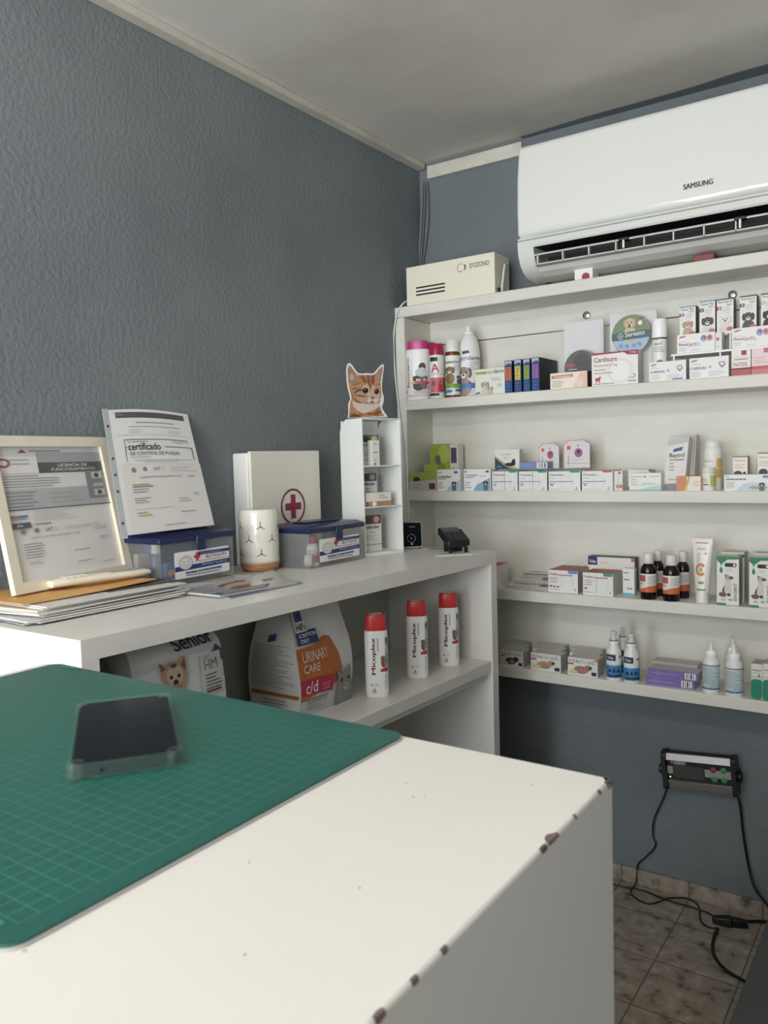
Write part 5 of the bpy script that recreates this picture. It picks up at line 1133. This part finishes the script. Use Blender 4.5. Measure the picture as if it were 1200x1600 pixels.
# remote control on the envelope
r0, r1 = on(2, ZP+.006, 66, 918), on(2, ZP+.006, 218, 897)
rd = (r1-r0); RL = rd.length
rc = thing('remote_control', 'white air conditioner remote lying on the orange envelope before the frame', 'remote control', ((r0+r1)/2).xy.to_3d() + Vector((.026, 0, ZP+.0072)), math.atan2(rd.y, rd.x))
rb = MB(); n = 12; vs = []
prof_ = []
for i in range(n+1):
    t_ = i/n; wv = .018*(1-.10*abs(2*t_-1)**3) * (1 if 0 < i < n else .80); hv = .015*(1-.12*t_) * (1 if 0 < i < n else .8)
    prof_.append((-RL/2+RL*t_, wv, hv))
for x, wv, hv in prof_:
    for yy, zz in ((-wv*.6,0),(-wv*.95,.004),(-wv,hv*.6),(-wv*.85,hv*.95),(0,hv*1.05),(wv*.85,hv*.95),(wv,hv*.6),(wv*.95,.004),(wv*.6,0)): vs.append((x, yy, zz))
fs = [tuple(range(9)), tuple(n*9+k for k in range(8, -1, -1))]
for i in range(n):
    for k in range(9): fs.append((i*9+k, (i+1)*9+k, (i+1)*9+(k+1)%9, i*9+(k+1)%9))
rb.add(vs, fs, mat('aged white plastic', '#ece6d4', .35)); rb.build('remote_body', rc, angle=60)
bt = MB()
for i in range(4):
    for j in (-1, 0, 1): bt.solid(-RL*.38+i*.013, -RL*.38+i*.013+.008, j*.010-.003, j*.010+.003, .0150, .0166, M_WHITE)
bt.build('button', rc, bevel=.0008)
MB().solid(RL*.08, RL*.40, -.011, .011, .0135, .0155, ink('#a9aaa4')).build('display_window', rc, bevel=.0006)

# certificate sleeve leaning on the wall, standing on the left storage box
zc2 = Z1B + .092 + .0225
cBL, cBR = on(2, zc2, 199, 837), on(2, zc2, 333, 821); cTL, cTR = on(0, XL+.004, 168, 641), on(0, XL+.004, 292, 648)
cs_ = thing('certificate_sleeve', 'certificates in a punched plastic sleeve leaning on the wall above the box', 'document', cBL)
def cf(u, v, w):
    p = (cBL*(1-u)+cBR*u)*(1-v) + (cTL*(1-u)+cTR*u)*v
    bow = .012*math.sin(math.pi*u)*(v)            # sheet bows slightly
    return tuple(p - cBL + Vector((1, 0, .35)).normalized()*(w + bow*0 + .002) + Vector((0, 0, .006*v*math.sin(math.pi*u))))
pg = MB(); n = 10; vs = []; fs = []
for w in (-.0016, 0):
    for i in range(n+1):
        for j in range(n+1): vs.append(cf(i/n, j/n, w))
N2 = (n+1)**2
for i in range(n):
    for j in range(n):
        a = i*(n+1)+j; fs.append((a, a+1, a+n+2, a+n+1)); b = a+N2; fs.append((b, b+n+1, b+n+2, b+1))
for k in range(n):
    for a, b in ((k*(n+1), (k+1)*(n+1)), (k, k+1), (k*(n+1)+n, (k+1)*(n+1)+n), (n*(n+1)+k, n*(n+1)+k+1)): fs.append((a, b, b+N2, a+N2))
pg.add(vs, fs, M_PAPER)
BX = ink('#4a4640')
pg.draw([('r',.07,.925,.93,.975,ink('#5a5c5e')), ('t','ampm',.09,.945,.17,.955,LG), ('l',.30,.87,.78,.90,1,GR), ('r',.20,.845,.85,.85,GR), ('l',.2,.79,.36,.83,3,LG), ('l',.68,.79,.85,.82,2,LG), ('r',.06,.775,.96,.778,LG),
    ('r',.12,.735,.90,.740,BX), ('r',.12,.61,.125,.74,BX), ('r',.90,.70,.905,.74,LG), ('t','EL PRESENTE',.16,.712,.40,.725,GR), ('t','certificado',.155,.648,.54,.708,K,0,.012), ('r',.59,.672,.94,.677,BX), ('r',.935,.565,.945,.677,BX), ('r',.115,.672,.145,.677,BX),
    ('t','DE CONTROL DE PLAGAS',.165,.606,.765,.634,ink('#4a4c50'),0,0), ('l',.70,.705,.9,.73,2,GR), ('r',.115,.55,.12,.66,BX), ('l',.17,.585,.42,.597,1,GR), ('r',.2,.562,.9,.565,GR), ('l',.3,.545,.75,.557,1,GR),
    ('r',.04,.0,1,.535,ink('#e3dfdd')), ('r',.12,.525,.96,.527,LG), ('e',.17,.485,.028,.022,GR), ('e',.30,.488,.026,.018,GR), ('t','SAT',.40,.475,.48,.50,DG), ('a',.51,.488,.02,.014,.25,LG), ('l',.60,.46,.95,.51,3,LG),
    ('t','LICENCIA DE FUNCIONAMIENTO 2022',.22,.415,.72,.43,GR), ('l',.80,.41,.95,.435,2,GR), ('l',.12,.30,.36,.38,4,GR), ('r',.13,.355,.33,.365,ink('#c9c44c')), ('l',.12,.22,.34,.27,3,GR), ('l',.62,.21,.82,.25,2,LG), ('r',.12,.175,.55,.178,LG), ('r',.13,.125,.28,.135,ink('#c9c44c')), ('l',.12,.14,.26,.16,1,GR), ('r',.62,.13,.80,.135,GR),
    ('l',.82,.26,.92,.285,2,GR), ('l',.40,.035,.85,.05,1,ink('#8a8098'))], lambda u, v, w: cf(u, v, w), 1, 1, maxlen=.15, lift=.00008)
pg.build('certificate_page', cs_)
def cfs(u, v, w): return cf(u - .055, v, w)
st = MB()
ed = [cfs(u, v, w) for w in (-.001, 0) for v in (-.02, 1.01) for u in (-.012, .052)]
st.add(ed, [(4,5,7,6), (0,2,3,1), (0,1,5,4), (2,6,7,3), (0,4,6,2), (1,3,7,5)], mat('milky sleeve edge', '#b9bdc0', .3))
st.draw([('e', -.0+.022, v, .012, .011, K) for v in (.09, .33, .46, .59, .86)], lambda u, v, w: cfs(u, v, w), 1, 1, lift=.0002)
st.build('punched_edge', cs_)

# small black terminal and card reader at the far end of the counter
p0 = on(2, ZK, 628, 858); p1 = on(2, ZK, 660, 857)
d_ = (p1-p0); ya = math.atan2(d_.y, d_.x)
bt_ = thing('payment_terminal', 'black upright terminal with a silver rim, partly behind the display tower', 'terminal', p0, ya)
TWd = d_.length*1.0; THt = z_at(816, p1.x, p1.y)-ZK
def lean(u, v, w): return (u, w + v*.18, v)
t_ = MB().prism(rrect(-.04, TWd, .004, THt, .006, 5), lambda u, v, w: lean(u, v, w), .014, M_SILVER); t_.build('rim', bt_)
t_ = MB().prism(rrect(-.04, TWd-.002, .007, THt-.001, .005, 5), lambda u, v, w: lean(u, v, -.003+w), .0028, M_BLACKG)
t_.draw([('a',.028,.030,.012,.012,.12,ink('#7a8088')), ('e',.028,.030,.002,.002,LG), ('r',.026,.012,.032,.016,LG), ('r',.022,THt-.014,.040,THt-.012,GR)], lambda u, v, w: lean(u, v, -.003-w), 1, 1); t_.build('front_panel', bt_)
MB().solid(TWd-.012, TWd-.002, .010, .03, 0, .008, M_BLACK).build('foot', bt_)
p0 = on(2, ZK, 703, 865)
cr_ = thing('card_reader', 'black card payment keypad resting on the end of the counter', 'card reader', p0, math.radians(46))
W_ = .052
def kf_(u, v, w): return (u - .006 + v*-.05, v, .014 + v*.36 + w)
def ks(u0, u1, v0, v1, w0, w1, m, name, par, bev=.001):
    return MB().hexa([kf_(u0,v0,w0),kf_(u1,v0,w0),kf_(u1,v1,w0),kf_(u0,v1,w0)], [kf_(u0,v0,w1),kf_(u1,v0,w1),kf_(u1,v1,w1),kf_(u0,v1,w1)], m).build(name, par, bevel=bev)
ks(0, W_+.006, 0, .085, 0, .020, M_BLACK, 'reader_body', cr_, .004)
ks(W_+.0065, W_+.014, .008, .078, 0, .018, M_BLACK, 'grip', cr_, .003)
ks(.006, W_, .052, .078, .0202, .0212, ink('#4a5258', .3), 'screen', cr_)
kk = MB()
for i in range(4):
    for j in range(3): kk.hexa([kf_(*a_, .0202) for a_ in ((.008+j*.018,.006+i*.011),(.021+j*.018,.006+i*.011),(.021+j*.018,.013+i*.011),(.008+j*.018,.013+i*.011))], [kf_(*a_, .0214) for a_ in ((.008+j*.018,.006+i*.011),(.021+j*.018,.006+i*.011),(.021+j*.018,.013+i*.011),(.008+j*.018,.013+i*.011))], ink('#2a2e34'))
kk.build('keypad', cr_)
for u in (.004, W_-.004): MB().solid(u-.004, u+.004, .004, .014, 0, .014, M_BLACK).build('foot', cr_)
MB().solid(0, .05, .050, .060, 0, .030, M_BLACK).build('stand', cr_)
q0, q1 = on(2, ZK+.001, 680, 869), on(2, ZK+.001, 738, 866)
tag(MB().tube([q0, q1], .0010, M_WHITE, smooth=0).build('white_stick'), 'thin white stick lying on the counter in front of the card reader', 'stick')
q0, q1 = on(2, ZK+.001, 669, 857), on(2, ZK+.001, 694, 858)
tag(MB().tube([q0, q1], .0010, M_BLACK, smooth=0).build('pen'), 'thin dark pen lying behind the card reader', 'pen')

# ------------------------------------------------------------------ things on the counter's middle shelf
ZB = .758
def micoplex(px, py, yt, label, yaw_extra=0):
    b = on(2, ZB, px, py); fwd = Vector((b.x, b.y, 0)).normalized(); c = Vector((b.x, b.y, 0)) + fwd*.018
    H = z_at(yt, b.x, b.y) - ZB
    rz_ = math.atan2(fwd.y, fwd.x) - math.pi/2 + yaw_extra
    t = thing('shampoo_bottle', label, 'bottle', (c.x, c.y, ZB), rz_, 'white shampoo bottles with red caps')
    r = .0275; sy = .62
    bd = MB().lathe([(.93*r,0),(r,.006),(r,.78*H),(.94*r,.80*H),(.85*r,.805*H)], M_WHITE, 40, sy, ex=2.6)
    W = r*2
    def fl(u, v, w):
        s_ = max(-.999, min(.999, (u-r)/r)); ey = (1-abs(s_)**2.6)**(1/2.6)
        return (u-r, -r*sy*ey-w-.0001, v)
    bd.draw([('t','Micoplex',.28,.28,.50,.72,ink('#6e1a2c'),90,.03), ('r',.54,.56,.60,.72,ink('#a8a8ac')),
             ('p',[(.66,.31),(.97,.31),(.97,.37),(.66,.34)],ink('#c8383c')), ('e',.80,.43,.11,.07,ink('#7a5648')), ('e',.76,.47,.08,.035,ink('#8a6452')), ('p',[(.84,.40),(.97,.36),(.97,.66),(.90,.64)],ink('#b0b0b4')), ('e',.93,.68,.05,.05,ink('#8a5a48')), ('e',.93,.45,.05,.06,ink('#4a3a38')),
             ('l',.84,.10,.95,.28,6,GR), ('e',.27,.155,.05,.014,ink('#dc8a90')), ('l',.40,.14,.60,.18,3,ink('#b0a0a0')), ('p',[(.28,.08),(.46,.08),(.37,.115)],ink('#dc7a84')), ('r',.28,.062,.46,.072,ink('#d0606c'))],
            fl, W, H, maxlen=.006, lift=.00015)
    bd.build('bottle_body', t)
    cp = MB().lathe([(.86*r,.80*H),(.88*r,.805*H),(.87*r,.975*H),(.80*r,.995*H),(.55*r,H)], mat('red cap', '#d23a38', .35), 40, sy, ex=2.8).build('cap', t)
    MB().lathe([(.62*r,0),(.62*r,.0008)], ink('#dcd8d4'), 30, sy, c=(0,0,H+.0001)).build('top_label', cp)
    return t
micoplex(590, 1090, 961, 'white shampoo bottle with a red cap, nearest of the three on the counter shelf')
micoplex(653, 1060, 940, 'white shampoo bottle with a red cap, middle of the three on the counter shelf')
micoplex(702, 1041, 928, 'white shampoo bottle with a red cap, farthest of the three on the counter shelf')

def bag(name, label, x0, x1, y0, y1_, z0, zsh, ztop, front_items, side_items, base, shx=.0, fold=None, lean=0):
    """boxy stand-up pouch: front face looks to +X, gusset looks to -Y"""
    t = thing(name, label, 'pet food bag', (x1, y0, z0))
    D, W, H, S = x1-x0, y1_-y0, ztop-z0, zsh-z0
    N = 14
    def tp(v):                        # taper towards the folded top
        return 0 if v <= S else .62*((v-S)/(H-S))
    def X(v, k): 
        a = tp(v); bulge = .010*math.sin(math.pi*min(v/S, 1))
        f_ = bulge*(1 if a == 0 else 1-a) ; b_ = -D - f_
        m_ = -D*.5
        return f_ + (m_+.004-f_)*a**1.1 if k else b_ + (m_-.004-b_)*a**1.1
    def Y(v, k):
        a = tp(v); ins = W*.06*a**.6
        return W - ins*.6 if k else ins
    mb = MB(); vs = []; fs = []
    L_ = [H*i/N for i in range(N+1)]
    M_ = 8
    for v in L_:
        row = []
        for i in range(M_+1):                      # front, from y0 to y1
            s_ = i/M_; row.append((X(v,1)+.006*math.sin(math.pi*s_)*(1-tp(v)) + .0015*math.sin(9*s_+v*40), Y(v,0)+(Y(v,1)-Y(v,0))*s_, v))
        for i in range(1, M_+1): s_ = i/M_; row.append((X(v,1)+(X(v,0)-X(v,1))*s_, Y(v,1)-.008*math.sin(math.pi*s_)*tp(v)*2, v))
        for i in range(1, M_+1): s_ = i/M_; row.append((X(v,0), Y(v,1)+(Y(v,0)-Y(v,1))*s_, v))
        for i in range(1, M_): s_ = i/M_; row.append((X(v,0)+(X(v,1)-X(v,0))*s_, Y(v,0)+.010*math.sin(math.pi*s_)*tp(v)*2, v))
        vs += row
    R_ = 4*M_
    for i in range(N):
        for k in range(R_): fs.append((i*R_+k, i*R_+(k+1)%R_, (i+1)*R_+(k+1)%R_, (i+1)*R_+k))
    fs += [tuple(range(R_))[::-1], tuple(N*R_+k for k in range(R_))]
    mb.add(vs, fs, mat('foil ' + base, base, .35))
    def ff(u, v, w):
        s_ = u/W; v = max(0, min(H, v)); return (X(v,1)+.006*math.sin(math.pi*s_)*(1-tp(v))+.0015*math.sin(9*s_+v*40)+w+.0012, Y(v,0)+(Y(v,1)-Y(v,0))*s_, v)
    def fs_(u, v, w):
        s_ = 1-u/D; v = max(0, min(H, v)); return (X(v,0)+(X(v,1)-X(v,0))*(1-s_), Y(v,0)+.010*math.sin(math.pi*s_)*tp(v)*2-w-.0008, v)
    mb.draw(front_items, ff, W, H, maxlen=.012, lift=.0003)
    if side_items: mb.draw(side_items, fs_, D, H, maxlen=.014, lift=.0003)
    mb.build('bag_body', t, angle=60)
    return t
OR = ink('#c86a22'); 
bag('pet_food_bag', 'white pet food bag with an orange panel, a red stripe and a grey cat', -1.285, -1.150, 1.315, 1.505, ZB, .905, 1.020,
    [('p',[(.0,.58),(.30,.59),(.50,.64),(.60,.62),(.72,.46),(.76,.32),(.66,.24),(.55,.20),(0,.14)],OR),
     ('r',.0,0,.90,.14,ink('#c9cbca')), ('p',[(0,.19),(.55,.16),(.55,.305),(0,.32)],ink('#c42a48')), ('t','c/d',.08,.195,.28,.295,WH,0,.01), ('l',.36,.19,.50,.26,3,ink('#e0a0a8')), ('t','URINARY',.07,.46,.50,.55,ink('#f0d8c4')), ('t','CARE',.07,.37,.32,.44,ink('#f0d8c4')), ('r',.08,.345,.34,.349,ink('#e0a070')),
     ('t','VETERINARIAN',.08,.135,.44,.155,K), ('t','RECOMMENDED',.08,.108,.44,.128,K), ('l',.08,.05,.44,.10,3,GR),
     ('p',[(.62,.0),(.60,.12),(.62,.22),(.60,.33),(.66,.29),(.80,.29),(.90,.34),(.92,.22),(.98,.10),(.98,0)],ink('#8e8c86')), ('e',.69,.22,.030,.018,ink('#3a322c')), ('e',.85,.22,.025,.018,ink('#3a322c')), ('e',.79,.15,.06,.035,ink('#b9b4ac')), ('e',.79,.16,.02,.012,ink('#6a4a48')),
     ('r',.0,.61,.36,.72,ink('#1f3c84')), ('t','SCRIPTION',.04,.67,.34,.70,WH), ('t','DIET',.06,.625,.20,.655,WH), ('r',.0,.715,.20,.93,ink('#e4e6e6')), ('p',[(.03,.80),(.03,.90),(.17,.90),(.17,.80)],ink('#24448c')), ('p',[(.03,.82),(.03,.90),(.13,.90)],ink('#b03a44')), ('t',"Hill's",.02,.73,.18,.785,K,0,.02)],
    [('l',.10,.24,.95,.60,22,ink('#7a7c7e')), ('r',.10,.17,1,.20,ink('#b0622c')), ('l',.30,.04,.8,.15,4,GR), ('p',[(.42,.62),(.60,.64),(.62,.70),(.44,.68)],ink('#35508c'))], '#dededb')
bag('pet_food_bag', 'white pet food bag for seniors with a terrier face and navy lettering', -1.27, -1.125, .862, 1.070, ZB, .990, 1.022,
    [('t','Senior',.44,.87,.93,.955,ink('#1f3058'),0,.015), ('p',[(0,.80),(.5,.86),(1,.83),(1,.81),(.5,.84),(0,.76)],ink('#cfd0d2')),
     ('p',[(.88,.80),(1,.72),(1,.80),(.93,.85)],ink('#2c3c6c')), ('r',.70,.52,.97,.80,ink('#d2d4d4')), ('t','VET',.73,.765,.82,.785,GR), ('t','HM',.74,.69,.91,.76,ink('#7a7e84')), ('l',.74,.55,.95,.67,5,ink('#4a4a50')), ('r',.74,.535,.92,.548,ink('#8a2c40')),
     ('p',[(.28,.68),(.25,.83),(.31,.795),(.36,.82),(.43,.81),(.49,.835),(.52,.835),(.53,.70),(.50,.60),(.30,.60)],ink('#b8946c')), ('p',[(.27,.76),(.26,.825),(.32,.78)],ink('#7a5a44')), ('p',[(.47,.78),(.515,.83),(.52,.74)],ink('#7a5a44')), ('e',.40,.72,.09,.07,ink('#cbb096')), ('e',.36,.715,.018,.013,K), ('e',.44,.715,.018,.013,K), ('e',.40,.675,.028,.02,K), ('e',.40,.645,.05,.02,ink('#a88868')), ('e',.39,.79,.03,.015,ink('#5a4a40'))],
    None, '#d9dada')
bag('pet_food_bag', 'small grey pet food bag at the near end of the counter shelf', -1.30, -1.16, .775, .850, ZB, .96, 1.015,
    [('l',.3,.55,.95,.90,5,ink('#5a6064')), ('r',.4,.78,.9,.83,ink('#8a4a58'))], None, '#767c80')
bb_ = on(2, ZB, 395, 1098)
tag(MB().lathe([(.02,0),(.05,.004),(.058,.018),(.05,.032),(.025,.042),(.004,.045)], M_BLACK, 20, sy=.8, c=(0,0,0)).build('black_pouch', loc=(-1.22, 1.20, ZB)), 'black crumpled pouch lying between the two pet food bags', 'pouch')

# ------------------------------------------------------------------ scale indicator on the wall and its cables
a0 = on(1, 2.375, 1037, 1172); a1 = on(1, 2.375, 1152, 1183); c_ = (on(1, 2.375, 1037, 1172)+on(1, 2.375, 1155, 1239))/2
tilt = math.atan2((a1-a0).z, (a1-a0).x)
iw = (a1-a0).length; ih = .104
si = thing('scale_indicator', 'black and silver electronic scale display mounted on the back wall', 'scale display', (c_.x, YB, c_.z))
si.rotation_euler.y = -tilt
def ip(z0, z1, y0, y1_, x0=-iw/2+.010, x1=iw/2-.010, m=M_SILVER): return MB().solid(x0, x1, y0, y1_, z0, z1, m)
ip(-.050, .050, -.045, -.012, m=M_BLACK).build('housing', si, bevel=.004)
b_ = MB(); b_.hexa([(-iw/2+.012, -.052, .030), (iw/2-.012, -.052, .030), (iw/2-.012, -.030, .030), (-iw/2+.012, -.030, .030)], [(-iw/2+.012, -.046, .050), (iw/2-.012, -.046, .050), (iw/2-.012, -.030, .050), (-iw/2+.012, -.030, .050)], M_SILVER); b_.build('silver_rail', si, bevel=.001)
b_ = MB(); b_.hexa([(-iw/2+.012, -.044, -.052), (iw/2-.012, -.044, -.052), (iw/2-.012, -.030, -.052), (-iw/2+.012, -.030, -.052)], [(-iw/2+.012, -.054, -.028), (iw/2-.012, -.054, -.028), (iw/2-.012, -.030, -.028), (-iw/2+.012, -.030, -.028)], M_SILVER); b_.build('silver_rail', si, bevel=.001)
for s_ in (-1, 1):
    P = rrect(-.060, -.012, -.056, .055, .010, 4)
    MB().prism(P, lambda u, v, w, s_=s_: (s_*(iw/2-.012)+s_*w, u, v), .012, M_BLACK).build('end_cap', si, bevel=.001)
    k_ = MB().lathe([(.013, 0), (.014, .003), (.014, .010), (.011, .012)], M_BLACK, 16); o = k_.build('mounting_knob', si, loc=(s_*(iw/2+.0002), -.036, -.002)); o.rotation_euler = (0, s_*math.pi/2, 0)
    MB().solid(s_*(iw/2-.006)-.008, s_*(iw/2-.006)+.008, -.0118, 0, -.012, .012, M_BLACK).build('bracket', si)
fp = MB()
fp.solid(-iw/2+.030, iw/2-.088, -.0470, -.0452, -.020, .016, ink('#3a3f3a', .3))
fp.solid(-iw/2+.013, -iw/2+.028, -.0468, -.0452, -.010, .012, M_SILVER)
fp.solid(iw/2-.086, iw/2-.013, -.0466, -.0452, -.010, .012, M_SILVER)
fp.draw([('t','MAREO',0,0,.034,.0065,ink('#c8c4bc'),0,.02)], flat(-.0454, -iw/2+.032, .0205), 1, 1)
fp.draw([('r',0,0,.005,.006,ink('#c8685c'))], flat(-.0454, -iw/2+.024, .0205), 1, 1)
fp.build('display_panel', si)
for x_, z_, c in ((iw/2-.062, .013, '#8a3a30'), (iw/2-.034, .014, '#3c8c54'), (iw/2-.060, -.013, '#3c8c54'), (iw/2-.034, -.013, '#3c8c54')):
    o = MB().lathe([(.0085, 0), (.0085, .002), (.006, .003)], ink(c), 18).build('button', si, loc=(x_, -.0467, z_)); o.rotation_euler = (math.pi/2, 0, 0)
o = MB().lathe([(.0016, 0), (.001, .001)], mat('green led', '#c8e87a', .3, emit='#d8f088', es=4), 10).build('status_light', si, loc=(-iw/2+.019, -.0455, -.020)); o.rotation_euler = (math.pi/2, 0, 0)

wl = [on(1, 2.392, *p) for p in ((1043,1228),(1036,1248),(1022,1280),(1020,1305),(1024,1322),(1008,1340),(997,1350),(995,1368))]
fl1 = [Vector((-.748, 2.372, .012)), Vector((-.752, 2.335, .004)), Vector((-.725, 2.308, .003)), Vector((-.684, 2.300, .003)), Vector((-.645, 2.346, .0095)), Vector((-.620, 2.378, .003)), Vector((-.596, 2.386, .003)), Vector((-.562, 2.361, .003)), Vector((-.540, 2.290, .003)), Vector((-.512, 2.266, .004)), Vector((-.489, 2.268, .008))]
tag(MB().tube(wl + fl1, .0022, M_CABLE).build('thin_cable'), 'thin black cable from the left of the scale display down to the floor plug', 'cable')
fl2 = [Vector((-.93, 2.36, .003)), Vector((-.79, 2.352, .003)), Vector((-.747, 2.360, .003)), Vector((-.705, 2.360, .003)), Vector((-.645, 2.346, .003)), Vector((-.568, 2.334, .0095)), Vector((-.530, 2.334, .006)), Vector((-.512, 2.318, .010))]
tag(MB().tube(fl2, .0024, M_CABLE).build('thin_cable'), 'thin black cable lying along the floor by the skirting', 'cable')
wr_ = [on(1, 2.392, *p) for p in ((1151,1238),(1157,1262),(1161,1300),(1170,1355))] + [on(1, 2.380, 1180, 1388), on(1, 2.376, 1200, 1416), Vector((-.34, 2.35, .006)), Vector((-.22, 2.25, .005))]
tag(MB().tube(wr_, .0036, M_CABLE).build('power_cable'), 'thick black cable from the right of the scale display down the wall', 'cable')
fl3 = [Vector((-.489, 2.262, .010)), Vector((-.490, 2.225, .005)), Vector((-.482, 2.170, .005)), Vector((-.462, 2.125, .005)), Vector((-.430, 2.092, .005)), Vector((-.385, 2.072, .005)), Vector((-.30, 2.04, .005))]
tag(MB().tube(fl3, .0042, M_CABLE).build('power_cable'), 'thick black cable curving from the plug towards the dark cabinet', 'cable')
fl4 = [Vector((-.425, 2.338, .012)), Vector((-.402, 2.362, .007)), Vector((-.375, 2.372, .006)), Vector((-.30, 2.368, .006)), Vector((-.22, 2.34, .006))]
tag(MB().tube(fl4, .0042, M_CABLE).build('power_cable'), 'thick black cable running right from the plug behind the dark cabinet', 'cable')
q0, q1 = on(2, .012, 1113, 1436), on(2, .012, 1168, 1443)
pd = (q1-q0); 
pl = thing('cable_plug', 'black plug and socket joint lying on the tiled floor', 'plug', (q0.x, q0.y, .0), math.atan2(pd.y, pd.x))
PLn = pd.length
m_ = MB(); m_.hexa([(0,-.008,.001),(PLn*.55,-.018,.001),(PLn*.55,.016,.001),(0,.012,.001)], [(0,-.006,.020),(PLn*.55,-.015,.026),(PLn*.55,.013,.026),(0,.010,.020)], M_BLACK); m_.build('socket_body', pl, bevel=.004)
m_ = MB(); m_.hexa([(PLn*.56,-.014,.002),(PLn,-.010,.002),(PLn,.010,.002),(PLn*.56,.014,.002)], [(PLn*.56,-.011,.024),(PLn,-.008,.020),(PLn,.008,.020),(PLn*.56,.011,.024)], M_BLACK); m_.build('plug_body', pl, bevel=.003)
